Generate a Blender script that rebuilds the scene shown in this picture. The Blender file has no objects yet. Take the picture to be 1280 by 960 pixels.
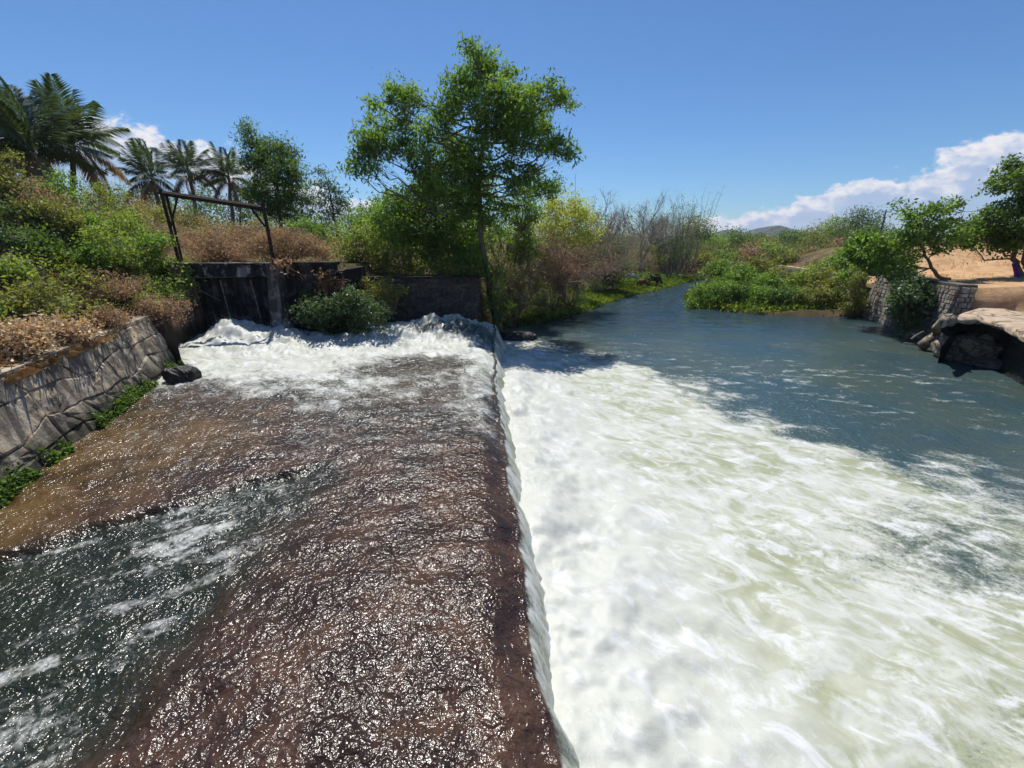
import bpy, math, random
import numpy as np
from mathutils import Vector, Matrix

# ------------------------------------------------------------------ camera, sky, sun, exposure
SC = bpy.context.scene
COL = SC.collection
F, PITCH, CZ = 540.0, math.radians(18.7), 6.2          # focal length (px of a 1280 wide frame), tilt down, eye height above the river
cam = bpy.data.cameras.new('camera'); cam.sensor_width = 36.0; cam.lens = 36.0 * F / 1280.0
cam.clip_start = 0.05; cam.clip_end = 20000
cam_o = bpy.data.objects.new('camera', cam); COL.objects.link(cam_o)
cam_o.location = (0, 0, CZ); cam_o.rotation_euler = (math.pi / 2 - PITCH, 0, 0)
SC.camera = cam_o

SUN_AZ, SUN_EL = math.radians(-15), math.radians(62)
sun_dir = Vector((math.sin(SUN_AZ) * math.cos(SUN_EL), math.cos(SUN_AZ) * math.cos(SUN_EL), math.sin(SUN_EL)))
sl = bpy.data.lights.new('sun', 'SUN'); sl.energy = 4.6; sl.angle = math.radians(0.53); sl.color = (1.0, 0.95, 0.87)
so = bpy.data.objects.new('sun', sl); COL.objects.link(so)
so.rotation_euler = (-sun_dir).to_track_quat('-Z', 'Y').to_euler(); so.location = (0, 0, 60)

SC.view_settings.view_transform = 'Standard'; SC.view_settings.look = 'None'
SC.view_settings.exposure = 0.28; SC.view_settings.gamma = 1.0; SC.view_settings.use_curve_mapping = False
SC.render.engine = 'CYCLES'
SC.cycles.max_bounces = 8; SC.cycles.diffuse_bounces = 4; SC.cycles.glossy_bounces = 2
SC.cycles.transmission_bounces = 3; SC.cycles.transparent_max_bounces = 4; SC.cycles.volume_bounces = 0
SC.cycles.sample_clamp_indirect = 4.0

W = bpy.data.worlds.new('World'); SC.world = W; W.use_nodes = True


class NT:
    """small helper for writing node trees"""
    def __init__(self, tree):
        self.t = tree; self.n = tree.nodes; self.l = tree.links; self.n.clear()

    def node(self, kind, ins=None, **kw):
        nd = self.n.new(kind)
        for k, v in kw.items():
            setattr(nd, k, v)
        for k, v in (ins or {}).items():
            self.put(nd.inputs[k], v)
        return nd

    def put(self, sock, v):
        if isinstance(v, bpy.types.NodeSocket):
            self.l.new(v, sock)
        else:
            if sock.type == 'RGBA' and len(v) == 3:
                v = (*v, 1.0)
            sock.default_value = v

    def math(self, op, a, b=0.0, c=0.0, clamp=False):
        nd = self.n.new('ShaderNodeMath'); nd.operation = op; nd.use_clamp = clamp
        for s, v in zip(nd.inputs, (a, b, c)):
            self.put(s, v)
        return nd.outputs[0]

    def mix(self, f, a, b, blend='MIX'):
        nd = self.n.new('ShaderNodeMix'); nd.data_type = 'RGBA'; nd.blend_type = blend
        self.put(nd.inputs[0], f); self.put(nd.inputs[6], a); self.put(nd.inputs[7], b)
        return nd.outputs[2]

    def ramp(self, f, lo, hi, smooth=True):
        nd = self.n.new('ShaderNodeMapRange'); nd.interpolation_type = 'SMOOTHSTEP' if smooth else 'LINEAR'
        for k, v in zip(('Value', 'From Min', 'From Max'), (f, lo, hi)):
            self.put(nd.inputs[k], v)
        return nd.outputs['Result']

    def noise(self, vec, scale, detail=4.0, rough=0.55, dist=0.0, out=0):
        nd = self.n.new('ShaderNodeTexNoise')
        if vec is not None:
            self.l.new(vec, nd.inputs['Vector'])
        nd.inputs['Scale'].default_value = scale; nd.inputs['Detail'].default_value = detail
        nd.inputs['Roughness'].default_value = rough; nd.inputs['Distortion'].default_value = dist
        return nd.outputs[out]

    def pos(self, scale=(1, 1, 1), rot=(0, 0, 0)):
        g = self.n.new('ShaderNodeNewGeometry'); m = self.n.new('ShaderNodeMapping')
        self.l.new(g.outputs['Position'], m.inputs['Vector'])
        m.inputs['Scale'].default_value = scale; m.inputs['Rotation'].default_value = rot
        return m.outputs[0]

    def attr(self, name):
        nd = self.n.new('ShaderNodeAttribute'); nd.attribute_name = name
        return nd.outputs['Fac']

    def bump(self, h, strength, dist, normal=None):
        nd = self.n.new('ShaderNodeBump'); nd.inputs['Strength'].default_value = strength
        nd.inputs['Distance'].default_value = dist; self.l.new(h, nd.inputs['Height'])
        if normal is not None:
            self.l.new(normal, nd.inputs['Normal'])
        return nd.outputs[0]


def build_world():
    t = NT(W.node_tree)
    out = t.node('ShaderNodeOutputWorld')
    sky = t.node('ShaderNodeTexSky', sky_type='NISHITA')
    sky.sun_disc = False; sky.sun_elevation = SUN_EL; sky.sun_rotation = SUN_AZ
    sky.altitude = 600; sky.air_density = 1.0; sky.dust_density = 0.4; sky.ozone_density = 2.2
    blue = t.mix(1.0, sky.outputs[0], (0.50, 0.735, 0.98), 'MULTIPLY')            # deep dry-season blue
    bg = t.node('ShaderNodeBackground', {'Color': blue, 'Strength': 0.092})
    tc = t.node('ShaderNodeTexCoord'); d = tc.outputs['Generated']
    sep = t.node('ShaderNodeSeparateXYZ', {0: d})
    x, y, z = sep.outputs
    az = t.math('MULTIPLY', t.math('ARCTAN2', x, y), 57.2958)
    el = t.math('MULTIPLY', t.math('ARCSINE', z), 57.2958)
    # a bank of cumulus low all round the horizon, thinner straight ahead
    east = t.math('SUBTRACT', az, 4.0); west = t.math('SUBTRACT', 4.0, az)
    rise = t.math('ADD', t.ramp(east, 11.5, 49.0, False), t.ramp(west, 9.0, 40.0, False))
    top = t.math('ADD', 0.3, t.math('MULTIPLY', rise, 9.6))
    mp = t.node('ShaderNodeMapping', {'Vector': d}); mp.inputs['Scale'].default_value = (1, 1, 1.7)
    n1 = t.noise(mp.outputs[0], 7.0, 2.0, 0.5)
    n2 = t.noise(mp.outputs[0], 26.0, 7.0, 0.58, 0.25)
    edge = t.math('ADD', t.math('ADD', top, t.math('MULTIPLY', t.math('SUBTRACT', n1, 0.5), 7.0)),
                  t.math('MULTIPLY', t.math('SUBTRACT', n2, 0.5), 4.5))
    depth = t.math('SUBTRACT', edge, el)                       # degrees below the top of the bank
    mask = t.ramp(depth, 0.0, 0.9)
    n3 = t.noise(mp.outputs[0], 38.0, 5.0, 0.55, 0.3)
    lit = t.ramp(t.math('ADD', t.math('MULTIPLY', depth, -0.30), t.math('MULTIPLY', n3, 2.4)), 0.1, 1.25)
    ccol = t.mix(lit, (0.34, 0.43, 0.62), (0.74, 0.73, 0.755))
    fade = t.math('MULTIPLY', mask, t.ramp(t.math('ADD', depth, t.math('MULTIPLY', n3, 3.0)), 9.5, 3.5))
    fade = t.math('MAXIMUM', fade, t.math('MULTIPLY', mask, 0.55))
    cb = t.node('ShaderNodeBackground', {'Color': ccol, 'Strength': 1.0})
    mx = t.node('ShaderNodeMixShader', {0: fade, 1: bg.outputs[0], 2: cb.outputs[0]})
    t.l.new(mx.outputs[0], out.inputs[0])


build_world()

# ------------------------------------------------------------------ generic helpers
RNG = np.random.default_rng(7)
random.seed(7)


def ray(px, py):
    u, v = (px - 640) / F, (py - 480) / F
    return np.array([u, math.cos(PITCH) - v * math.sin(PITCH), -math.sin(PITCH) - v * math.cos(PITCH)])


def at_y(px, py, y):
    d = ray(px, py); return np.array([0, 0, CZ]) + d * (y / d[1])


def at_z(px, py, z):
    d = ray(px, py); return np.array([0, 0, CZ]) + d * ((z - CZ) / d[2])


def pix(y):                                             # metres per pixel at depth y
    return y / F * 1.02


def sstep(a, b, x):
    t = np.clip((x - a) / (b - a), 0, 1); return t * t * (3 - 2 * t)


def vnoise(x, y, seed=0):
    x = np.asarray(x, float); y = np.asarray(y, float)
    xi = np.floor(x).astype(np.int64); yi = np.floor(y).astype(np.int64)
    fx, fy = x - xi, y - yi
    fx = fx * fx * fx * (fx * (fx * 6 - 15) + 10); fy = fy * fy * fy * (fy * (fy * 6 - 15) + 10)

    def h(a, b):
        n = (a * 374761393 + b * 668265263 + seed * 974634777) & 0x7fffffff
        n = ((n ^ (n >> 13)) * 1274126177) & 0x7fffffff
        n = n ^ (n >> 16)
        return (n & 0xffff) / 65535.0
    a = h(xi, yi) * (1 - fx) + h(xi + 1, yi) * fx
    b = h(xi, yi + 1) * (1 - fx) + h(xi + 1, yi + 1) * fx
    return a * (1 - fy) + b * fy


def fbm(x, y, octv=4, seed=0, gain=0.5):
    s, a, tot = 0.0, 1.0, 0.0
    for i in range(octv):
        s = s + a * vnoise(x * 2 ** i + 17.3 * i, y * 2 ** i - 9.1 * i, seed + i); tot += a; a *= gain
    return s / tot


def mesh_data(name, V, Fc, mat=None, smooth=False, face_attr=None, vert_attr=None):
    me = bpy.data.meshes.new(name)
    V = np.asarray(V, np.float32).reshape(-1, 3)
    if isinstance(Fc, np.ndarray):
        n, k = Fc.shape
        me.vertices.add(len(V)); me.vertices.foreach_set('co', V.ravel())
        me.loops.add(n * k); me.loops.foreach_set('vertex_index', Fc.astype(np.int32).ravel())
        me.polygons.add(n); me.polygons.foreach_set('loop_start', np.arange(0, n * k, k, dtype=np.int32))
        me.update(calc_edges=True)
    else:
        me.from_pydata([tuple(v) for v in V.tolist()], [], Fc); me.update()
    for nm, arr in (face_attr or {}).items():
        me.attributes.new(nm, 'FLOAT', 'FACE').data.foreach_set('value', np.asarray(arr, np.float32))
    for nm, arr in (vert_attr or {}).items():
        me.attributes.new(nm, 'FLOAT', 'POINT').data.foreach_set('value', np.asarray(arr, np.float32))
    if smooth:
        me.polygons.foreach_set('use_smooth', np.ones(len(me.polygons), bool))
    if mat:
        me.materials.append(mat)
    return me


def link(name, data, parent=None):
    o = bpy.data.objects.new(name, data); COL.objects.link(o)
    if parent is not None:
        o.parent = parent
    return o


def tag(o, label=None, cat=None, group=None, kind=None):
    for k, v in (('label', label), ('category', cat), ('group', group), ('kind', kind)):
        if v:
            o[k] = v
    return o


def thing(name, label, cat, loc, group=None):
    o = bpy.data.objects.new(name, None); COL.objects.link(o)
    o.location = tuple(float(c) for c in loc); o.empty_display_size = 0.2
    return tag(o, label, cat, group)


def part(name, V, Fc, mat, root, **kw):
    """a mesh given in world coordinates, hung under its thing"""
    loc = np.array(root.location)
    if root.parent:
        loc = loc + np.array(root.parent.location)
    return link(name, mesh_data(name, np.asarray(V, float).reshape(-1, 3) - loc, Fc, mat, **kw), root)


class MB:
    """collects tubes and boxes into one mesh"""
    def __init__(self):
        self.V, self.F, self.n = [], [], 0

    def add(self, V, Fc):
        V = np.asarray(V, float); self.V.append(V)
        self.F += [tuple(int(i) + self.n for i in f) for f in Fc]; self.n += len(V)

    def box(self, c, s, M=None, jit=0.0):
        c = np.asarray(c, float); h = np.asarray(s, float) / 2
        v = np.array([[i, j, k] for k in (-1, 1) for j in (-1, 1) for i in (-1, 1)], float) * h
        if jit:
            v += RNG.uniform(-jit, jit, v.shape)
        if M is not None:
            v = v @ np.asarray(M, float).T
        self.add(v + c, [(0, 2, 3, 1), (4, 5, 7, 6), (0, 1, 5, 4), (2, 6, 7, 3), (0, 4, 6, 2), (1, 3, 7, 5)])

    def tube(self, P, R, sides=6, cap=True):
        P = np.asarray(P, float); R = np.broadcast_to(np.asarray(R, float), (len(P),))
        T = np.gradient(P, axis=0); T /= np.linalg.norm(T, axis=1)[:, None] + 1e-9
        ref = np.array([0, 0, 1.0]) if abs(T[0][2]) < 0.9 else np.array([1.0, 0, 0])
        A = np.cross(T, ref); A /= np.linalg.norm(A, axis=1)[:, None] + 1e-9
        B = np.cross(T, A)
        an = np.arange(sides) * 2 * math.pi / sides
        V = (P[:, None, :] + R[:, None, None] * (np.cos(an)[None, :, None] * A[:, None, :] + np.sin(an)[None, :, None] * B[:, None, :])).reshape(-1, 3)
        Fc = []
        for i in range(len(P) - 1):
            for j in range(sides):
                k = (j + 1) % sides
                Fc.append((i * sides + j, i * sides + k, (i + 1) * sides + k, (i + 1) * sides + j))
        if cap:
            Fc.append(tuple(range(sides - 1, -1, -1))); Fc.append(tuple((len(P) - 1) * sides + j for j in range(sides)))
        self.add(V, Fc)

    def arrays(self):
        return np.concatenate(self.V), self.F

    def part(self, name, mat, root, smooth=False):
        V, Fc = self.arrays(); return part(name, V, Fc, mat, root, smooth=smooth)


def curve(a, b, n=6, sag=0.0, wob=0.0, rng=RNG):
    a, b = np.asarray(a, float), np.asarray(b, float)
    t = np.linspace(0, 1, n)[:, None]
    p = a + (b - a) * t
    p[:, 2] += sag * (4 * t * (1 - t))[:, 0]
    if wob:
        w = rng.normal(0, wob, (n, 3)); w[0] = 0; w[-1] = 0; p += w
    return p


# ------------------------------------------------------------------ materials
MATS = {}


def new_mat(name):
    m = bpy.data.materials.new(name); m.use_nodes = True; MATS[name] = m
    t = NT(m.node_tree); out = t.node('ShaderNodeOutputMaterial')
    return m, t, out


def principled(t, out, **ins):
    keys = {'col': 'Base Color', 'rough': 'Roughness', 'spec': 'Specular IOR Level', 'nrm': 'Normal', 'ior': 'IOR', 'metal': 'Metallic'}
    p = t.node('ShaderNodeBsdfPrincipled', {keys[k]: v for k, v in ins.items()})
    if out is not None:
        t.l.new(p.outputs[0], out.inputs[0])
    return p


def leaf_mat(name, c1, c2, trans=0.52, warm=(1.3, 1.3, 0.55), gloss=0.025):
    m, t, out = new_mat(name)
    col = t.mix(t.attr('tint'), c1, c2)
    tc = t.mix(1.0, col, (*warm, 1.0), 'MULTIPLY')
    d = t.node('ShaderNodeBsdfDiffuse', {'Color': col})
    tr = t.node('ShaderNodeBsdfTranslucent', {'Color': tc})
    mx = t.node('ShaderNodeMixShader', {0: trans, 1: d.outputs[0], 2: tr.outputs[0]})
    g = t.node('ShaderNodeBsdfGlossy', {'Color': (0.9, 0.95, 1.0), 'Roughness': 0.5})
    m2 = t.node('ShaderNodeMixShader', {0: gloss, 1: mx.outputs[0], 2: g.outputs[0]})
    t.l.new(m2.outputs[0], out.inputs[0])
    return m


def rough_mat(name, c1, c2, scale=6.0, c3=None, bump=0.3, rough=0.85, per_obj=0.0, stretch=(1, 1, 1), bdist=0.03, crack=0.0):
    m, t, out = new_mat(name)
    p = t.pos(stretch)
    n = t.noise(p, scale, 7.0, 0.62)
    col = t.mix(t.ramp(n, 0.32, 0.68), c1, c2)
    if c3 is not None:
        n2 = t.noise(p, scale * 0.27, 5.0, 0.6, 0.4)
        col = t.mix(t.ramp(n2, 0.5, 0.66), col, c3)
    cr = None
    if crack:
        vo = t.node('ShaderNodeTexVoronoi', {'Scale': crack}, feature='DISTANCE_TO_EDGE')
        wob = t.node('ShaderNodeVectorMath', {0: t.pos((1, 1, 1.8)), 1: t.noise(t.pos(), 1.5, 5.0, 0.6, 0.0, 1)}, operation='ADD')
        t.l.new(wob.outputs[0], vo.inputs['Vector']); cr = t.ramp(vo.outputs['Distance'], 0.0, 0.05)
        col = t.mix(t.math('MULTIPLY', t.math('SUBTRACT', 1.0, cr), 0.7), col, (0.05, 0.04, 0.032))
    if per_obj:
        oi = t.node('ShaderNodeObjectInfo')
        v = t.math('ADD', 1.0 - per_obj, t.math('MULTIPLY', oi.outputs['Random'], per_obj * 2))
        hsv = t.node('ShaderNodeHueSaturation', {'Color': col, 'Value': v}); col = hsv.outputs[0]
    nb = t.noise(t.pos(), scale * 3.2, 6.0, 0.65)
    principled(t, out, col=col, rough=rough, spec=0.25, nrm=t.bump(nb, bump, bdist, t.bump(cr, 0.8, 0.08) if cr is not None else None))
    return m


BARK = rough_mat('bark', (0.09, 0.065, 0.045), (0.2, 0.155, 0.11), 14, bump=0.6, stretch=(1, 1, 0.25))
BARK_GREY = rough_mat('grey_bark', (0.14, 0.12, 0.10), (0.28, 0.25, 0.215), 16, bump=0.4, stretch=(1, 1, 0.3))
TWIG = rough_mat('dry_twigs', (0.16, 0.115, 0.085), (0.31, 0.235, 0.17), 9, bump=0.2)
TWIG_GREY = rough_mat('grey_twigs', (0.21, 0.18, 0.16), (0.37, 0.325, 0.29), 9, bump=0.2)
RUST = rough_mat('rusted_steel', (0.012, 0.010, 0.010), (0.045, 0.028, 0.022), 9, bump=0.3, rough=0.7)
L_HERO = leaf_mat('leaf_mid_green', (0.075, 0.14, 0.028), (0.225, 0.36, 0.075), trans=0.58)
L_DARK = leaf_mat('leaf_dark_green', (0.048, 0.098, 0.022), (0.155, 0.25, 0.048))
L_DEEP = leaf_mat('leaf_bluish_green', (0.04, 0.08, 0.032), (0.13, 0.20, 0.075), trans=0.4, gloss=0.04)
L_LIGHT = leaf_mat('leaf_light_green', (0.14, 0.205, 0.045), (0.31, 0.40, 0.11))
L_YELLOW = leaf_mat('leaf_yellow_green', (0.30, 0.34, 0.05), (0.62, 0.62, 0.13))
L_OLIVE = leaf_mat('leaf_olive', (0.13, 0.145, 0.04), (0.29, 0.30, 0.095))
L_BROWN = leaf_mat('leaf_dry_brown', (0.19, 0.13, 0.08), (0.42, 0.30, 0.195), warm=(1.2, 1.0, 0.75))
L_PALM = leaf_mat('palm_frond', (0.03, 0.06, 0.024), (0.10, 0.145, 0.06), trans=0.3, gloss=0.06)
L_PALMDRY = leaf_mat('dead_palm_frond', (0.16, 0.12, 0.07), (0.3, 0.235, 0.15), warm=(1.2, 1.0, 0.7))
L_STRAW = leaf_mat('straw', (0.36, 0.26, 0.15), (0.72, 0.56, 0.36), warm=(1.2, 1.0, 0.7), trans=0.3)
L_SCRUB = leaf_mat('dull_scrub', (0.085, 0.09, 0.04), (0.19, 0.185, 0.085), warm=(1.15, 1.05, 0.6))
L_HAY = leaf_mat('dead_grass', (0.24, 0.185, 0.12), (0.46, 0.38, 0.27), warm=(1.15, 1.0, 0.8), trans=0.3)
L_GRASS = leaf_mat('grass_blades', (0.10, 0.165, 0.03), (0.24, 0.32, 0.07))


def ground_material():
    m, t, out = new_mat('earth')
    p = t.pos()
    n = t.noise(p, 0.55, 8.0, 0.6); n2 = t.noise(p, 5.0, 6.0, 0.65); n3 = t.noise(p, 0.07, 3.0, 0.5)
    col = t.mix(t.ramp(n, 0.35, 0.65), (0.085, 0.065, 0.035), (0.19, 0.135, 0.075))
    col = t.mix(t.ramp(n3, 0.42, 0.62), col, (0.085, 0.085, 0.035))
    col = t.mix(t.math('MULTIPLY', t.ramp(n2, 0.45, 0.7), 0.5), col, (0.10, 0.09, 0.045))
    sandy = t.attr('sandy')
    sc = t.mix(t.ramp(t.noise(p, 1.3, 7.0, 0.62, 0.4), 0.38, 0.66), (0.52, 0.34, 0.19), (0.40, 0.235, 0.12))
    col = t.mix(sandy, col, sc)
    principled(t, out, col=col, rough=0.95, spec=0.1, nrm=t.bump(t.noise(p, 7.0, 7.0, 0.7), 0.6, 0.08))
    return m


EARTH = ground_material()


def stained_concrete(name, base, dark, pale, moss=None, zlow=1.2, stone=0.0):
    """weathered plaster: vertical stain runs, pale exposed patches, moss near the waterline"""
    m, t, out = new_mat(name)
    run = t.noise(t.pos((1, 1, 0.16)), 3.2, 6.0, 0.62, 0.3)
    blot = t.noise(t.pos(), 1.25, 7.0, 0.62, 0.5)
    fine = t.noise(t.pos(), 17.0, 6.0, 0.68)
    col = t.mix(t.ramp(run, 0.40, 0.60), dark, base)
    col = t.mix(t.ramp(t.math('ADD', blot, t.math('MULTIPLY', t.math('SUBTRACT', fine, 0.5), 0.22)), 0.53, 0.60), col, pale)
    col = t.mix(t.math('MULTIPLY', t.ramp(run, 0.60, 0.47), 0.55), col, dark)
    col = t.mix(t.math('MULTIPLY', t.ramp(fine, 0.42, 0.62), 0.35), col, dark)
    if moss is not None:
        g = t.node('ShaderNodeNewGeometry'); s = t.node('ShaderNodeSeparateXYZ', {0: g.outputs['Position']})
        hh = t.math('ADD', t.math('SUBTRACT', s.outputs[2], zlow), t.math('MULTIPLY', t.math('SUBTRACT', blot, 0.5), -1.4))
        col = t.mix(t.math('MULTIPLY', t.ramp(hh, 0.75, 0.2), 0.85), col, moss)
    if stone:
        oi = t.node('ShaderNodeObjectInfo')
        v = t.math('ADD', 1.0 - stone, t.math('MULTIPLY', oi.outputs['Random'], stone * 2))
        col = t.node('ShaderNodeHueSaturation', {'Color': col, 'Value': v}).outputs[0]
    principled(t, out, col=col, rough=0.88, spec=0.2, nrm=t.bump(fine, 0.5, 0.04, t.bump(blot, 0.5, 0.12)))
    return m


M_PLASTER = stained_concrete('stained_plaster', (0.47, 0.41, 0.32), (0.135, 0.115, 0.095), (0.74, 0.59, 0.39), (0.025, 0.03, 0.018), 1.2, 0.10)
M_GATEWALL = stained_concrete('black_stained_concrete', (0.045, 0.042, 0.040), (0.012, 0.012, 0.013), (0.11, 0.105, 0.10), (0.012, 0.015, 0.010), 1.2)
M_GREYPIER = stained_concrete('grey_stained_concrete', (0.20, 0.185, 0.17), (0.06, 0.055, 0.05), (0.36, 0.34, 0.31), (0.02, 0.025, 0.014), 1.5)
M_LINTEL = stained_concrete('lime_stained_concrete', (0.05, 0.05, 0.055), (0.02, 0.02, 0.022), (0.42, 0.42, 0.44), None, 1.5)
M_PIER = stained_concrete('brown_stained_concrete', (0.27, 0.18, 0.135), (0.10, 0.075, 0.06), (0.36, 0.26, 0.20), (0.02, 0.025, 0.014), 1.5)
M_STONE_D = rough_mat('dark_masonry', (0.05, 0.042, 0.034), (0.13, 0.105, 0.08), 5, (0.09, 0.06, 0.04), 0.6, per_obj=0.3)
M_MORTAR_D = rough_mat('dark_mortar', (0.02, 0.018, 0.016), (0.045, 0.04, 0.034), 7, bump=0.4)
M_STONE_R = rough_mat('grey_masonry', (0.17, 0.15, 0.13), (0.36, 0.33, 0.29), 4, (0.22, 0.14, 0.10), 0.6, per_obj=0.22)
M_MORTAR_R = rough_mat('grey_mortar', (0.08, 0.07, 0.06), (0.16, 0.145, 0.13), 7, bump=0.4)
M_ROCK = rough_mat('pale_rock', (0.26, 0.21, 0.165), (0.46, 0.38, 0.29), 4.5, (0.15, 0.125, 0.10), 1.0, bdist=0.08, crack=1.1)
M_SLAB = rough_mat('sandy_slab', (0.40, 0.30, 0.21), (0.55, 0.43, 0.31), 4.0, (0.30, 0.22, 0.165), 0.9, bdist=0.06, crack=0.7)
M_WETROCK_AND_SHADE = rough_mat('wet_rock_and_hollow_shade', (0.012, 0.012, 0.013), (0.05, 0.048, 0.045), 5.0, None, 0.8, rough=0.25, bdist=0.05)


# ------------------------------------------------------------------ terrain
def crest_x(y): return np.interp(y, [-8, 0, 2.85, 6.3, 12.8, 18, 24, 30], [1.35, 0.62, 0.40, 0.13, -0.42, -0.72, -0.98, -1.2])                 # the weir's edge


YL = [24.0, 27.5, 31, 34.2, 40, 47.8, 58, 66, 70, 78]
XL = [-1.1, -1.4, -0.6, 3.8, 7.4, 12.2, 20.5, 26.3, 31, 60]
YR = [-60, 8, 14, 19.5, 22.3, 25, 28.3, 35.98, 36.0, 40.4, 48, 58, 66, 69, 74]
XR = [40, 27, 25, 24.6, 25.2, 26, 26.6, 29.2, 22, 16.4, 19, 25, 30, 36, 60]
YW = [-30, 7.35, 14.77, 17.9, 18.6, 22.7, 23.1, 24]
XW = [3.45, -10.15, -12.85, -13.9, -15.6, -16.3, -16.5, -16.5]


def ground_h(x, y):
    x = np.asarray(x, float); y = np.asarray(y, float)
    nz = fbm(x * 0.25, y * 0.25, 4, 3) - 0.5
    h = np.full(np.broadcast(x, y).shape, -1.5)
    # left bank above the plastered wall
    d = (np.interp(y, YW, XW) - x) * 0.94
    base = 2.75 + 1.9 * sstep(16.5, 21.5, y)
    prof = np.interp(d, [0.6, 1.0, 2.4, 3.8, 8, 13, 20, 60], [0.2, 0.2, 0.95, 2.2, 4.6, 5.9, 6.6, 7.4])
    left = base + prof * (1 - 0.12 * sstep(18, 26, y)) + nz * 0.5 * sstep(1, 3, d)
    h = np.where((d > 0.60 + 1.25 * sstep(15.8, 16.8, y)) & (y < 24.2), left, h)
    # ground behind the gate wall and behind the stone wall
    hill = 4.75 + 3.4 * sstep(-17, -28, x) * sstep(60, 25, y) + nz * 0.4
    flat = 3.75 + 1.0 * sstep(-8.6, -9.6, x) + nz * 0.3
    m1 = sstep(23.3, 23.5, y) * sstep(-9.5, -9.9, x)
    m2 = sstep(27.4, 27.6, y) * sstep(-1.8, -2.3, x)
    behind = np.maximum(np.where(x < -15, hill, flat), flat)
    h = np.where(m1 > 0, np.maximum(h, -1.5 + (behind + 1.5) * m1), h)
    h = np.where(m2 > 0, np.maximum(h, -1.5 + (behind + 1.5) * m2), h)
    # low grassy bank of the river on the left, rising into scrub
    dl = (np.interp(y, YL, XL) - x) * 0.8
    low = np.interp(dl, [-2.5, -0.2, 0.3, 2, 9, 13, 18, 28, 60], [-1.5, -0.12, 0.12, 0.25, 0.5, 1.3, 2.6, 3.6, 4.5]) + nz * 0.35 * sstep(1, 6, dl)
    h = np.where(y > 28.0, np.maximum(h, low), h)
    # right bank
    dr = x - np.interp(y, YR, XR)
    rk = np.interp(dr, [-2.0, 0, 1.0, 2.2, 5, 7.5, 14, 40, 120], [-1.5, -0.8, -0.3, 0.8, 2.2, 2.9, 3.9, 4.6, 5.5])
    wl = np.interp(dr, [0.35, 0.65, 6, 14, 40, 120], [-1.5, 3.3, 3.5, 4.0, 4.6, 5.5])
    t = sstep(25.2, 26.2, y)
    rb = rk * (1 - t) + wl * t + 2.1 * sstep(31.0, 42, y) * sstep(4.0, 9.0, dr) * (y < 36.0)
    xin = np.interp(y, [34, 36, 50, 66, 75], [29.2, 29.6, 31, 36, 44])
    isl = np.interp(dr, [-2, -0.1, 0.3, 3, 8], [-1.5, -0.1, 0.15, 0.45, 0.6])
    up = np.interp(x - xin, [-0.3, 1.2, 6, 14, 40, 120], [-1.5, 2.2, 3.2, 3.8, 4.5, 5.5])
    rb = np.where(y > 36.0, np.maximum(isl, up + 2.1 * sstep(31.0, 42, y) * sstep(33.0, 38.0, x) * sstep(70, 50, y)), rb)
    h = np.where((dr > -2.2) & (y < 74), np.maximum(h, rb + nz * 0.4 * sstep(1.5, 6, dr)), h)
    # country beyond the bend
    far = np.interp(y, [68, 70, 72, 90, 160, 400, 3000], [-1.5, 0.1, 0.6, 2.2, 3.6, 4.2, 3.0]) + nz * 0.8 + (fbm(x * 0.02, y * 0.02, 3, 9) - 0.5) * 3.0 * sstep(70, 140, y)
    h = np.where(y > 68, np.maximum(h, far), h)
    return h


def on_ground(px, py, y0=3.0, y1=400.0):
    """where the line of sight through a pixel first meets the terrain"""
    d = ray(px, py); ys = np.geomspace(y0, y1, 4000); t = ys / d[1]
    P = np.array([0, 0, CZ])[None, :] + d[None, :] * t[:, None]
    hit = np.nonzero(P[:, 2] <= ground_h(P[:, 0], P[:, 1]))[0]
    return P[hit[0]] if len(hit) else P[-1]


def stand(x, y): return np.array([x, y, float(ground_h(x, y))])


def axis(lo, hi, a, b, fine, n):
    left = a - np.geomspace(fine, a - lo + fine, n)[::-1] + fine
    right = b + np.geomspace(fine, hi - b + fine, n) - fine
    return np.unique(np.round(np.concatenate([left, np.arange(a, b, fine), right]), 3))


def build_ground():
    xs = axis(-3000, 3000, -34, 62, 0.45, 34); ys = axis(-3000, 3000, -8, 92, 0.45, 40)
    X, Y = np.meshgrid(xs, ys); Z = ground_h(X, Y)
    nx, ny = len(xs), len(ys)
    i = np.arange(nx * ny).reshape(ny, nx)
    Fc = np.stack([i[:-1, :-1], i[:-1, 1:], i[1:, 1:], i[1:, :-1]], -1).reshape(-1, 4)
    dr = X - np.interp(Y, YR, XR)
    sandy = sstep(1.0, 2.0, dr + (fbm(X * .5, Y * .5, 3, 4) - .5) * 1.5) * sstep(44, 40, Y) * sstep(70, 50, X) * np.where(Y > 29, sstep(31.0, 32.5, X), 1.0)
    me = mesh_data('ground', np.stack([X, Y, Z], -1), Fc, EARTH, smooth=True, vert_attr={'sandy': sandy.ravel()})
    tag(link('ground', me), 'brown earth and scrubland on both river banks', kind='structure')


build_ground()


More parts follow.
